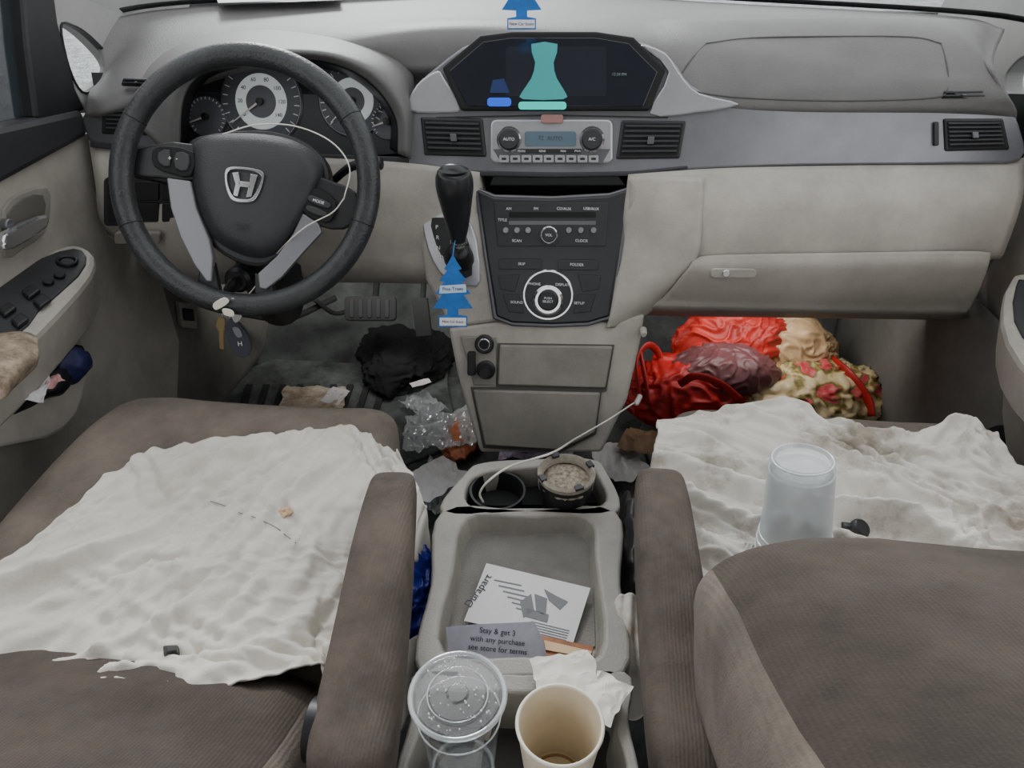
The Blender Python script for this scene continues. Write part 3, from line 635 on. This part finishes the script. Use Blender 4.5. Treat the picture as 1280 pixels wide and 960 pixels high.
# windshield
WS=grp('windshield')
base=[(-.80,1.36,.872),(-.70,1.50,.876),(-.35,1.63,.879),(0,1.69,.884),(.35,1.61,.882),(.72,1.43,.889),(.82,1.32,.879)]
patch('glass',[[Vector(v) for v in base],[Vector((x*.9,y-.42,z+.25)) for x,y,z in base],[Vector((x*.82,y-.80,z+.44)) for x,y,z in base]],GLS,6,4,0,WS)
patch('black_edge',[[Vector((x,y+.012,z+.002)) for x,y,z in base],[Vector((x,y+.002,z+.010)) for x,y,z in base]],BLKM,6,2,.002,WS)
HD=grp('car_hood')
patch('panel',[[Vector((x*1.05,y+.14,z-.05-.03*abs(x))) for x,y,z in base],[Vector((x*1.02,y+.6,z-.12-.03*abs(x))) for x,y,z in base],[Vector((x*.9,y+1.0,z-.30)) for x,y,z in base]],M('hood_paint',(120,122,126),.3,.3),4,4,.004,HD)
wplate('sheet',[(-.62,1.50,.884),(-.40,1.56,.886),(-.42,1.62,.886),(-.64,1.54,.884)],(0,0,1),.001,PAPER,0,grp('paper_sheet'))
# ------------------------------------------------------------------ CENTER CONSOLE
CN=grp('center_console'); CT=Pl((0,0,.43),(0,0,1),up=(0,1,0))
def ring_tray(nm,outer,inner,mat,fm,zf,zb,sm=4):
    o_=crclosed([Vector(p) for p in outer],sm); i_=crclosed([Vector(p) for p in inner],sm); n=len(o_)
    A=[P(p.x,p.y,z=.43) for p in o_]; B=[P(p.x,p.y,z=.43) for p in i_]
    cB=sum(B,Vector())/n
    Bf=[Vector((cB.x+(v.x-cB.x)*.93,cB.y+(v.y-cB.y)*.93,zf)) for v in B]
    Ab=[Vector((v.x,v.y,zb)) for v in A]
    V=A+B+Bf+Ab; f=[]
    for i in range(n):
        j=(i+1)%n; f+=[[i,j,j+n,i+n],[i+n,j+n,j+2*n,i+2*n],[i,i+3*n,j+3*n,j]]
    f.append([i+2*n for i in range(n)]); f.append([i+3*n for i in range(n)][::-1])
    o=add(nm,V,f,mat,CN,False)
    if fm: o.data.materials.append(fm); o.data.polygons[-2].material_index=1
    bev(o,.004,3,50); return o
CON=M('console_plastic',(158,153,145),.5,var=.16,vs=9,bump=.25,bs=500)
ring_tray('cupholder_section',[(582,590),(604,577),(660,573),(735,572),(758,588),(770,640),(660,641),(552,640)],[(584,606),(606,590),(660,584),(730,582),(748,596),(752,630),(660,634),(590,632)],CON,BLKM,.36,.22,5)
plate('cupholder_liner',[(588,606),(608,592),(660,587),(728,585),(746,598),(749,628),(660,631),(592,630)],CT,-.035,.006,BLKM,0,2,CN)
for cx_,cy_ in ((622,612),(707,604)):
    lathe('cup_well',P(cx_,cy_,z=.425),(0,0,-1),[(.037,0),(.034,0),(.031,.045),(0,.045)],BLK,CN,36)
ring_tray('tray_section',[(552,638),(660,637),(770,638),(776,730),(781,840),(655,845),(524,840),(538,730)],[(584,648),(658,646),(734,648),(745,700),(750,818),(655,820),(552,812),(566,715)],CON,None,.400,.22,5)
plate('tray_mat',[(588,656),(730,656),(741,700),(744,808),(560,802),(572,712)],CT,-.027,.002,M('tray_mat',(134,130,124),.8,bump=.8,bs=700,var=.14,vs=12),0,0,CN)
ring_tray('rear_section',[(524,838),(655,842),(781,838),(786,900),(792,1000),(650,1005),(500,1000),(512,900)],[(534,866),(655,866),(768,866),(772,910),(776,980),(650,984),(516,980),(526,910)],CON,M('well_dark',(52,50,48),.7),.37,.22,5)
wplate('pedestal',[(.04-.085,.37,.23),(.04+.085,.37,.23),(.04+.085,.70,.23),(.04-.085,.70,.23)],(0,0,1),.228,M('pedestal',(96,93,88),.7),.01,CN)
AS=grp('ashtray'); ac=P(708,592,z=.462)
lathe('cup',ac,(0,0,1),[(0,-.075),(.027,-.075),(.034,-.02),(.0355,0),(.0345,.003),(.0325,.002),(.031,-.012),(0,-.014)],BLK,AS,40)
lathe('rim',ac,(0,0,1),[(.036,-.004),(.037,.002),(.0335,.005),(.031,.001),(.030,-.008)],M('ash_rim',(160,152,138),.7,var=.25,vs=80),AS,40)
blob('ash',ac+Vector((0,0,-.012)),(.031,.031,.004),M('ash',(172,160,142),.95,vs=150,col2=(96,86,76)),AS,.15,60,3,5)
for i in range(4):
    a=i*math.pi/2+.5; wplate('notch_%d'%i,[ac+Vector((math.cos(a+s)*r,math.sin(a+s)*r,.0062)) for s,r in ((-.15,.030),(-.15,.0375),(.15,.0375),(.15,.030))],(0,0,1),.004,DASHGR,0,AS)
LF=grp('instruction_leaflet'); LP=Pl(P(655,755,z=.412),(0,-.10,1),up=(0,1,0))
plate('sheet',[(608,704),(738,735),(716,805),(580,776)],LP,0,.0008,PAPER,0,0,LF)
INK=M('ink',(60,62,70),.7)
text('title','Durapart',598,738,LP,.013,INK,.0006,LF,rot=math.radians(66))
for i in range(6):
    x0=618+i*5.5; y0=724+i*7
    plate('line_%d'%i,[(x0,y0),(x0+34-i*2,y0+7),(x0+34-i*2,y0+8.5),(x0-.5,y0+1.5)],LP,.0005,.0003,M('ink_light',(120,122,130),.7),0,0,LF)
for i in range(5): plate('para_%d'%i,[(604+i*3+60,776+i*4),(712-i,788+i*3),(712-i,789+i*3),(604+i*3+60,777+i*4)],LP,.0005,.0003,M('ink_light',(120,122,130),.7),0,0,LF)
for i,pts in enumerate(([(650,752),(664,742),(668,764),(654,772)],[(668,742),(684,748),(682,770),(670,764)],[(680,736),(694,744),(710,752),(700,762),(686,750)],[(658,760),(686,768),(684,778),(656,770)])):
    plate('diagram_%d'%i,pts,LP,.0006,.0003,M('ink_mid',(120,122,126),.7),0,0,LF)
RC=grp('receipt')
RA=P(562,786,z=.430); RB=P(676,778,z=.434); RE=P(566,822,z=.410)
rn=(RB-RA).cross(RE-RA).normalized(); rn=rn if rn.z>0 else -rn
RPl=Pl(RA,rn,up=(0,1,0))
plate('sheet',[(557,784),(600,780),(668,777),(679,800),(684,824),(620,826),(562,822)],RPl,0,.0006,M('receipt_paper',(188,186,202),.8,var=.12,vs=25),0,0,RC)
for i,s in enumerate(('Stay & get 3','with any purchase','see store for terms')): text('print_%d'%i,s,622,790+i*11,RPl,.0080,INK,.0008,RC,rot=.04)
OW=grp('card_sleeve'); OP=Pl((0,0,.409),(0,0,1),up=(0,1,0))
plate('sleeve',[(676,794),(742,808),(738,826),(680,824)],OP,0,.003,M('orange_card',(178,110,62),.6,var=.3,vs=60),.0005,0,OW)
plate('card',[(680,800),(740,814),(736,822),(682,812)],OP,.002,.001,M('tan_card',(214,180,140),.6),0,0,OW)
NK=grp('napkin'); NM=M('napkin',(232,228,220),.9)
crumple('sheet',P(706,852,z=.434),.062,.048,.3,.005,NM,NK,5,24,22)
crumple('sheet_2',P(752,878,z=.434),.05,.04,1.1,.006,NM,NK,15,20,26)
PC=grp('plastic_cup'); zc=.515; cc=P(572,868,z=zc)
lathe('body',cc,(0,0,-1),[(.0385,.004),(.0365,.03),(.034,.06),(.031,.10),(.029,.125),(0,.122)],CLEAR,PC,48)
LR=clearmat('lid_rim',.15,.25)
torus('lid_rim',cc,(0,0,1),.0405,.0024,LR,PC,64,10)
lathe('lid',cc,(0,0,1),[(.0405,0),(.038,.003),(.036,-.002),(.026,-.002),(.024,.001),(.010,.001),(.008,.003),(0,.003)],LIDM,PC,48)
torus('lid_ring',cc+Vector((0,0,.001)),(0,0,1),.026,.0007,LR,PC,48,8); torus('body_ring',cc+Vector((0,0,-.03)),(0,0,1),.0367,.0007,LR,PC,48,8)
torus('base_ring',cc+Vector((0,0,-.12)),(0,0,1),.0285,.0018,LR,PC,48,8)
DRP=M('droplet',(238,242,245),.1,alpha=.8)
for i in range(70):
    a=random.random()*6.28; r=.035*math.sqrt(random.random()); q=cc+Vector((math.cos(a)*r,math.sin(a)*r,.0028)); s=.0004+.0006*random.random()
    lathe('droplet_%d'%i,q,(0,0,1),[(s,-.001),(s*.8,s*.4),(0,s*.7)],DRP,PC,8)
PP=grp('paper_cup'); pc=P(700,905,z=.512)
lathe('body',pc,(0,0,-1),[(.0355,0),(.0355,.004),(.033,.03),(.029,.07),(.0265,.105),(.024,.105),(.024,.092),(0,.092)],CREAM,PP,48)
lathe('inner_wall',pc,(0,0,-1),[(.0352,.001),(.032,.03),(.0283,.07),(.0262,.09),(0,.09)],CREAM,PP,48)
torus('rolled_rim',pc,(0,0,1),.0358,.0016,M('cup_rim',(240,232,216),.5),PP,64,8)
torus('coffee_ring',pc+Vector((0,0,-.089)),(0,0,1),.0222,.0012,M('coffee_stain',(160,124,84),.6),PP,40,8)
CO=grp('coin'); lathe('disc',P(643,880,z=.378),(0,0,1),[(0,.002),(.011,.002),(.012,.001),(.012,0),(0,0)],SILV,CO,32)
# ------------------------------------------------------------------ SEATS
def bolster(v,i,x,y,N):
    n=noise.noise(v*7)*.006+noise.noise(v*18)*.002
    up=.016*max(0,abs(x)-.45)/.55 if y>.2 else 0
    return v+Vector((0,0,n+up))
def seat(cx,yf,hw,back,tilt=0,e=3.4,sd=.024):
    s=grp('front_seat')
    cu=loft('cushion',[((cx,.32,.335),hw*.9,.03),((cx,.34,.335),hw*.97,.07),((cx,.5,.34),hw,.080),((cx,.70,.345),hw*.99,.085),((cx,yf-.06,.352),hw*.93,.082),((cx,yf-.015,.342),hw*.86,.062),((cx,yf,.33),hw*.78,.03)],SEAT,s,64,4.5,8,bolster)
    wplate('base',[(cx-.19,.38,.27),(cx+.19,.38,.27),(cx+.19,yf-.1,.27),(cx-.19,yf-.1,.27)],(0,0,1),.20,M('seat_base',(46,44,42),.8),.01,s)
    for k in (-.15,.15): wplate('rail_%s'%('a' if k<0 else 'b'),[(cx+k-.02,.30,.07),(cx+k+.02,.30,.07),(cx+k+.02,yf-.02,.07),(cx+k-.02,yf-.02,.07)],(0,0,1),.068,M('rail',(60,60,60),.4,.5),.005,s)
    def crown(v,i,x,y,N):
        n=noise.noise(v*6)*.006+noise.noise(v*17)*.003
        side=sd*max(0,abs(x)-.5)/.5
        return v+N*(n+((side+tilt*max(0,x+.2)) if y>0 else 0))
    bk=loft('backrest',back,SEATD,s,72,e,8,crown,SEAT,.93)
    return s,cu,bk
cxd=-.395; cxp=.465
s1,cu1,bk1=seat(cxd,.885,.245,[((cxd,.44,.345),.21,.03),((cxd,.425,.348),.238,.055),((cxd,.375,.375),.25,.074),((cxd,.24,.450),.252,.082),((cxd,.05,.58),.245,.08),((cxd,-.15,.72),.225,.07),((cxd,-.24,.78),.19,.05),((cxd,-.26,.79),.15,.02)],.085,5.0)
s2,cu2,bk2=seat(cxp,.93,.258,[((cxp,.51,.40),.20,.03),((cxp,.505,.44),.24,.06),((cxp,.465,.505),.256,.09),((cxp,.37,.57),.262,.095),((cxp,.20,.665),.258,.085),((cxp,-.0,.79),.235,.075),((cxp,-.12,.87),.20,.05),((cxp,-.14,.88),.15,.02)])
for s_,cx,y0,z0 in ((s1,cxd,-.28,.81),(s2,cxp,-.16,.90)):
    loft('headrest',[((cx,y0+.02,z0),.06,.02),((cx,y0-.02,z0+.03),.12,.05),((cx,y0-.10,z0+.08),.13,.055),((cx,y0-.16,z0+.12),.10,.03)],SEATD,s_,40,3,5)
def arm(par,pts):
    secs=[]
    for px,py,d,hw,ht in pts:
        c=P(px,py,d=d); secs.append(((c.x,c.y,c.z),hw,ht))
    return loft('armrest',secs,M('armrest_fabric',(97,86,78),.95,var=.30,vs=14,bump=.5,bs=380,wave=90,bd=.0015),par,48,3.6,8,lambda v,i,x,y,N:v+N*noise.noise(v*12)*.003)
ar1=arm(s1,[(436,985,.63,.020,.02),(438,965,.64,.036,.032),(448,900,.68,.038,.036),(464,800,.735,.036,.036),(478,700,.80,.033,.034),(489,630,.87,.029,.030),(493,604,.90,.025,.020),(494,598,.905,.012,.008)])
ar2=arm(s2,[(862,985,.63,.018,.02),(860,960,.64,.030,.032),(854,900,.68,.034,.036),(843,800,.735,.034,.036),(833,700,.80,.033,.034),(826,628,.87,.030,.030),(823,602,.90,.026,.020),(823,596,.905,.012,.008)])
for s_,px in ((s1,430),(s2,874)):
    c=P(px,915,d=.67); lathe('pivot',c+Vector((-.03 if px<600 else -.0,0,0)),(1,0,0),[(0,0),(.028,0),(.028,.05),(0,.05)],BLK,s_,24)
# ------------------------------------------------------------------ BLANKETS (draped with the cloth solver, then frozen)
def rid(n,k=3.0):
    s=max(0.,1-k*abs(n)); return s*s*(3-2*s)
def streak(v,ang,seed,fa,fb,k,warp=.12):
    ca,sa=math.cos(ang),math.sin(ang)
    x=v.x+noise.noise(Vector((v.x*3.0,v.y*3.0,seed)))*warp; y=v.y+noise.noise(Vector((v.x*3.0,v.y*3.0,seed+7)))*warp
    a=x*ca+y*sa; b=-x*sa+y*ca
    return rid(noise.noise(Vector((a*fa,b*fb,seed+2))),k)
def drape(par,rows,mat,seed,ang,smin,smax,nu,nv,side,amp):
    def fn(v,u,w):
        h=.010+amp*streak(v,ang,seed,1.3,10,3.4)
        e=min(u,1-u,w,1-w); h*=min(1,.25+e*9)
        return v+Vector((noise.noise(v*8+Vector((seed,0,0)))*.018,noise.noise(v*8+Vector((0,seed,0)))*.018,h))
    V,f,nc,nr=grid_of(rows,nu,nv,fn)
    o=add('cloth',V,f,mat,par)
    vg=o.vertex_groups.new(name='pin'); vs=o.vertex_groups.new(name='shrink')
    for j in range(nr):
        for i in range(nc):
            k=j*nc+i; v=V[k]
            if (i in (0,nc-1) or j in (0,nr-1)):
                per=(i if j in (0,nr-1) else j)
                if per%5==0: vg.add([k],1,'REPLACE')
            w=.5+1.0*noise.noise(Vector((v.x*5,v.y*5,seed+3)))+side*(i/nc-.5)
            vs.add([k],max(0,min(1,w)),'REPLACE')
    m=o.modifiers.new('cloth','CLOTH'); s=m.settings
    s.quality=6; s.mass=.3; s.tension_stiffness=15; s.compression_stiffness=15; s.shear_stiffness=4; s.bending_stiffness=.6
    s.tension_damping=6; s.compression_damping=6; s.air_damping=2.0
    s.vertex_group_mass='pin'; s.pin_stiffness=1
    s.vertex_group_shrink='shrink'; s.shrink_min=smin; s.shrink_max=smax
    cs=m.collision_settings; cs.distance_min=.004; cs.friction=15; cs.collision_quality=3
    cs.use_self_collision=True; cs.self_distance_min=.005; cs.self_friction=5
    m.point_cache.frame_start=1; m.point_cache.frame_end=40
    return o
def freeze(o,ang,seed,A):
    sb=o.modifiers.new('sub','SUBSURF'); sb.levels=2; sb.render_levels=2
    dg=bpy.context.evaluated_depsgraph_get(); ev=o.evaluated_get(dg); me=bpy.data.meshes.new_from_object(ev)
    o.modifiers.clear(); o.data=me
    for v in me.vertices:
        c=v.co.copy()
        v.co.z+=A*(.0085*streak(c,ang,seed+60,1.2,15,4.2,.14)+.005*streak(c,ang+.35,seed+80,1.8,26,4.0,.16)+.0022*streak(c,ang-.3,seed+90,3,48,3.4,.12))
    for p in me.polygons: p.use_smooth=True
    mm=o.modifiers.new('solid','SOLIDIFY'); mm.thickness=.002; mm.offset=0
colliders=[cu1,cu2,ar1,ar2]
for c in colliders:
    m=c.modifiers.new('coll','COLLISION'); c.collision.thickness_outer=.004; c.collision.cloth_friction=30
B1=grp('blanket'); B2=grp('blanket')
rowsA=[
 PZ([(168,584,.43),(212,566,.44),(300,560,.44),(370,552,.44),(432,538,.438),(462,562,.438),(494,580,.434)]),
 PZ([(105,625,.435),(190,622,.44),(280,610,.44),(360,602,.44),(430,600,.44),(482,606,.44),(516,622,.434)]),
 PZ([(20,695,.435),(130,690,.44),(240,680,.44),(340,672,.44),(420,670,.44),(484,670,.44),(520,680,.43)]),
 PZ([(-60,765,.435),(80,752,.44),(200,745,.44),(310,740,.44),(400,740,.44),(466,740,.44),(500,760,.43)]),
 PZ([(-110,840,.435),(60,825,.44),(190,822,.44),(300,815,.44),(385,805,.44),(440,810,.44),(480,830,.43)]),
 PZ([(-140,900,.435),(50,880,.44),(190,875,.44),(300,865,.44),(390,850,.44),(440,860,.44),(475,880,.43)])]
rowsB=[
 PZ([(812,522,.44),(900,512,.446),(1000,508,.446),(1066,542,.448),(1140,556,.448),(1198,535,.448),(1236,566,.44)]),
 PZ([(806,560,.44),(900,555,.448),(1000,553,.448),(1090,585,.448),(1150,590,.448),(1215,588,.448),(1272,606,.44)]),
 PZ([(802,630,.44),(900,625,.448),(1000,630,.448),(1100,638,.448),(1180,640,.448),(1240,650,.448),(1320,680,.44)]),
 PZ([(802,700,.44),(870,705,.448),(950,705,.448),(1060,700,.448),(1150,715,.448),(1230,735,.448),(1340,770,.44)]),
 PZ([(802,765,.44),(860,770,.446),(950,780,.448),(1060,775,.448),(1150,790,.448),(1240,810,.448),(1360,850,.44)])]
AA=math.radians(52); AB=math.radians(148)
o1=drape(B1,rowsA,CLOTH,3,AA,-.04,-.22,8,9,.2,.026)
o2=drape(B2,rowsB,DIRTYC,9,AB,-.06,-.34,8,11,.5,.038)
sc=bpy.context.scene; sc.frame_start=1; sc.frame_end=40
for fr in range(1,39): sc.frame_set(fr)
freeze(o1,AA,3,1.0); freeze(o2,AB,9,1.15)
for c in colliders: c.modifiers.remove(c.modifiers['coll'])
sc.frame_set(1)
bA=bvh_of(o1); bB=bvh_of(o2)
def ff(seed,amp):
    return lambda v,u,w: v+Vector((noise.noise(v*9)*.006,0,amp*rid(noise.noise(Vector((v.x*40,v.y*9,seed)))) ))
patch('drape_side',[
 PZ([(772,752,.43),(790,750,.435),(815,748,.44)]),PZ([(762,790,.40),(786,790,.42),(812,788,.435)]),PZ([(766,840,.36),(788,840,.39),(812,838,.42)]),PZ([(778,900,.31),(798,900,.34),(815,896,.37)])],DIRTYC,16,16,.003,B2,ff(5,.012))
patch('drape_front',[
 PZ([(506,600,.424),(520,612,.42),(532,640,.41)]),PZ([(500,650,.42),(520,660,.41),(538,690,.38)]),PZ([(498,700,.41),(515,705,.40),(528,715,.37)])],CLOTH,14,14,.003,B1,ff(6,.010))
patch('drape_rear',[
 PZ([(490,800,.42),(505,800,.41),(522,800,.40)]),PZ([(492,850,.39),(506,846,.39),(520,842,.38)]),PZ([(490,930,.33),(504,910,.34),(515,890,.34)])],CLOTH,12,12,.003,B1,ff(7,.010))
TG=grp('clothing_tag'); tz=(hit(bA,357,640) or P(357,640,z=.46)).z+.006
TP=Pl((0,0,tz),(0,0,1),up=(0,1,0)); plate('tag',[(348,638),(360,632),(366,640),(354,647)],TP,0,.001,M('tag_brown',(140,92,60),.6,vs=200,col2=(220,190,150)),0,0,TG)
q=[hit(bA,a,b,.003) for a,b in ((262,627),(280,634),(300,642),(320,648),(345,662),(358,670),(370,680))]; q=[v for v in q if v]
if len(q)>2: cable('thread',q,.0006,M('grey_thread',(120,120,124),.5),TG,4)
LT=grp('plastic_clip'); tz=(hit(bA,212,811) or P(212,811,z=.46)).z+.006
LTP=Pl((0,0,tz),(0,0,1),up=(0,1,0)); plate('clip',[(203,806),(222,805),(224,816),(204,819)],LTP,0,.006,M('clip_grey',(58,56,54),.6),.002,0,LT); plate('clip_top',[(207,808),(219,807),(220,813),(208,815)],LTP,.003,.004,DASHGR,.001,0,LT)
TB=grp('plastic_tumbler'); tb=(hit(bB,990,702) or P(990,702,z=.462))
ax=Vector((-.10,.14,1))
TPROF=[(.0425,0),(.043,.006),(.0415,.010),(.0405,.028),(.0395,.032),(.0390,.040),(.038,.042),(.034,.128),(.0325,.136),(.029,.140),(.027,.136),(0,.135)]
lathe('body',tb,ax,TPROF,FROST,TB,48)
lathe('stacked_inner',tb-ax.normalized()*.014,ax,[(r*.985,h) for r,h in TPROF],FROST,TB,48)
for hh,r in ((-.011,.0425),(.003,.0430),(.018,.0412),(.031,.0402),(.041,.0386),(.124,.033),(.138,.031)): torus('ring_%d'%int(hh*1000),tb+ax.normalized()*hh,ax,r,.0010,clearmat('frost_ring',.1,.6),TB,48,8)
BC=grp('bottle_cap'); bc=(hit(bB,1072,664) or P(1072,664,z=.476))+Vector((0,0,.003))
lathe('cap',bc,(.5,-.3,1),[(0,.008),(.010,.008),(.012,.005),(.012,0),(0,0)],BLK,BC,28)
sweep('neck',[bc,bc+Vector((-.018,.004,-.003))],.007,BLK,BC,16,3)
# ------------------------------------------------------------------ SHOPPING BAGS
FLOR=bpy.data.materials.new('floral_bag'); FLOR.use_nodes=True; nt=FLOR.node_tree; b=nt.nodes['Principled BSDF']; b.inputs['Roughness'].default_value=.45
tc=nt.nodes.new('ShaderNodeTexCoord'); n1=nt.nodes.new('ShaderNodeTexNoise'); n1.inputs['Scale'].default_value=14; n1.inputs['Detail'].default_value=5
vo=nt.nodes.new('ShaderNodeTexVoronoi'); vo.inputs['Scale'].default_value=17
rp=nt.nodes.new('ShaderNodeValToRGB'); cr_=rp.color_ramp
cr_.elements[0].position=.0; cr_.elements[0].color=lin((170,30,40)); cr_.elements[1].position=.26; cr_.elements[1].color=lin((220,96,96))
for p_,c_ in ((.33,(96,104,54)),(.42,(166,144,84)),(.50,(222,198,150)),(.9,(230,210,168))):
    e=cr_.elements.new(p_); e.color=lin(c_)
mxn=nt.nodes.new('ShaderNodeVectorMath'); mxn.operation='ADD'
nt.links.new(tc.outputs['Object'],n1.inputs['Vector']); nt.links.new(tc.outputs['Object'],mxn.inputs[0])
scn=nt.nodes.new('ShaderNodeVectorMath'); scn.operation='SCALE'; scn.inputs['Scale'].default_value=.12
nt.links.new(n1.outputs['Color'],scn.inputs[0]); nt.links.new(scn.outputs[0],mxn.inputs[1]); nt.links.new(mxn.outputs[0],vo.inputs['Vector'])
nt.links.new(vo.outputs['Distance'],rp.inputs['Fac']); nt.links.new(rp.outputs['Color'],b.inputs['Base Color'])
SB=grp('shopping_bag')
blob('bag_body',P(862,492,y=1.42),(.12,.08,.075),REDB,SB,.18,7,3,6,.014,fine=.12)
blob('bag_back',P(915,436,y=1.50),(.11,.06,.09),M('red_bright',(206,52,42),.5,var=.25,vs=12),SB,.15,7,8,6,.014,fine=.12)
blob('maroon_contents',P(902,462,y=1.43),(.105,.06,.055),M('maroon',(126,78,80),.4,var=.35,vs=12),SB,.15,8,12,6,.014,fine=.06)
for i,pts in enumerate(([(800,500,1.36),(796,455,1.40),(808,432,1.43),(822,440,1.44),(830,470,1.42)],[(812,505,1.34),(806,470,1.38),(800,440,1.42)],[(850,480,1.34),(870,470,1.32),(900,480,1.32),(925,500,1.32)])):
    sweep('handle_%d'%i,PR(pts),.009,REDB,SB,10,6,.4)
SB2=grp('shopping_bag')
blob('bag_body',P(1005,495,y=1.45),(.155,.09,.075),FLOR,SB2,.16,7,21,6,.014,fine=.12)
blob('bag_top',P(985,442,y=1.52),(.095,.06,.085),M('tan_plastic',(218,182,138),.4,var=.25,vs=14),SB2,.16,8,31,6,.014,fine=.14)
sweep('handle',PR([(1040,450,1.48),(1062,468,1.42),(1085,500,1.38),(1090,520,1.36)]),.012,REDB,SB2,10,6,.4)
# ------------------------------------------------------------------ TRASH
CB=grp('cloth_bag'); blob('cloth',P(506,446,z=.03),(.095,.12,.05),M('black_cloth',(24,25,27),.9,var=.2,vs=20),CB,.35,9,4,6,.013,fine=.1)
TG1=grp('plastic_wrapper'); crumple('film',P(560,545,z=.02),.20,.14,.3,.013,WRAP,TG1,7,60,22)
blob('snack',P(575,545,z=.03),(.035,.07,.012),M('snack',(196,120,80),.7,vs=50,col2=(150,86,56)),TG1,.25,30,1,5)
TG2=grp('plastic_wrapper'); crumple('film',P(530,515,z=.013),.07,.10,.8,.012,WRAP,TG2,17,40,30)
TG3=grp('plastic_wrapper'); crumple('film',P(548,615,z=.03),.12,.13,1.1,.012,WRAP,TG3,27,40,24)
PS=grp('paper_scrap'); crumple('sheet',P(392,505,z=.020),.15,.11,.1,.007,M('scrap',(216,204,186),.8,vs=30,col2=(160,138,114)),PS,4,18,16)
PS2=grp('paper_scrap'); crumple('sheet',P(670,566,z=.02),.16,.08,.1,.010,M('scrap_purple',(190,180,196),.6,vs=40,col2=(96,70,110)),PS2,6,18,16)
PS3=grp('paper_scrap'); crumple('sheet',P(775,585,z=.02),.10,.12,.5,.012,PAPER,PS3,9,18,14)
PS4=grp('paper_scrap'); crumple('sheet',P(800,560,z=.05),.08,.08,1.2,.012,M('scrap_brown',(150,120,92),.7,var=.3,vs=20),PS4,19,18,14)
PS5=grp('paper_scrap'); crumple('sheet',P(526,482,z=.06),.05,.02,.6,.004,PAPER,PS5,14,8,14)
PS6=grp('paper_scrap'); crumple('sheet',P(546,604,z=.08),.11,.09,.9,.008,PAPER,PS6,24,14,14)
PS7=grp('paper_scrap'); crumple('sheet',P(420,500,z=.024),.06,.05,1.3,.006,PAPER,PS7,34,14,14)
BT=grp('blue_cloth'); blob('cloth',P(520,752,z=.345),(.022,.06,.045),M('blue_satin',(40,54,170),.35,var=.35,vs=14),BT,.3,16,5,6,fine=.15)
PB=grp('plastic_bag'); blob('film',P(786,700,z=.34),(.014,.08,.06),M('dark_film',(90,88,90),.25,var=.3,vs=20,alpha=.8),PB,.3,16,6,6)
SH=grp('shoe'); blob('dark_item',P(1252,572,z=.30),(.04,.05,.04),BLK,SH,.25,12,6,5)
# ------------------------------------------------------------------ OUTSIDE
add('ground',[(-40,-20,-.62),(40,-20,-.62),(40,60,-.62),(-40,60,-.62)],[(0,1,2,3)],M('wet_gravel',(160,162,164),.5,vs=9,bump=.6,bs=30,col2=(84,86,88),bd=.03),None,False)
wplate('ceiling',[(-.70,-1.0,1.36),(.70,-1.0,1.36),(.66,.62,1.36),(-.66,.62,1.36)],(0,0,1),.03,BEIGE,.01)
# ------------------------------------------------------------------ LIGHT
w=bpy.data.worlds.new('overcast'); bpy.context.scene.world=w; w.use_nodes=True; nt=w.node_tree; bg=nt.nodes['Background']
bg.inputs['Color'].default_value=(.97,.985,1,1); bg.inputs['Strength'].default_value=1.8
sl=bpy.data.lights.new('soft_sun','SUN'); sl.energy=2.7; sl.angle=math.radians(16); so=bpy.data.objects.new('soft_sun',sl); COL.objects.link(so); so.rotation_euler=(math.radians(-55),math.radians(-24),0)
for x,e in ((-.38,3.0),(.42,1.3)):  # fill lights added to brighten the footwells; their lens plates are made up
    lg=grp('footwell_fill'); wplate('lens',[(x-.05,1.36,.486),(x+.05,1.36,.486),(x+.05,1.42,.482),(x-.05,1.42,.482)],(0,0,1),.006,M('fill_lens',(235,235,230),.4),.001,lg)
    al=bpy.data.lights.new('fill','AREA'); al.shape='RECTANGLE'; al.size=.40; al.size_y=.12; al.energy=e; al.color=(1,.98,.95)
    ao=bpy.data.objects.new('fill_light',al); COL.objects.link(ao); ao.location=(x,1.36,.455); ao.rotation_euler=(math.radians(12),0,0); ao.parent=lg
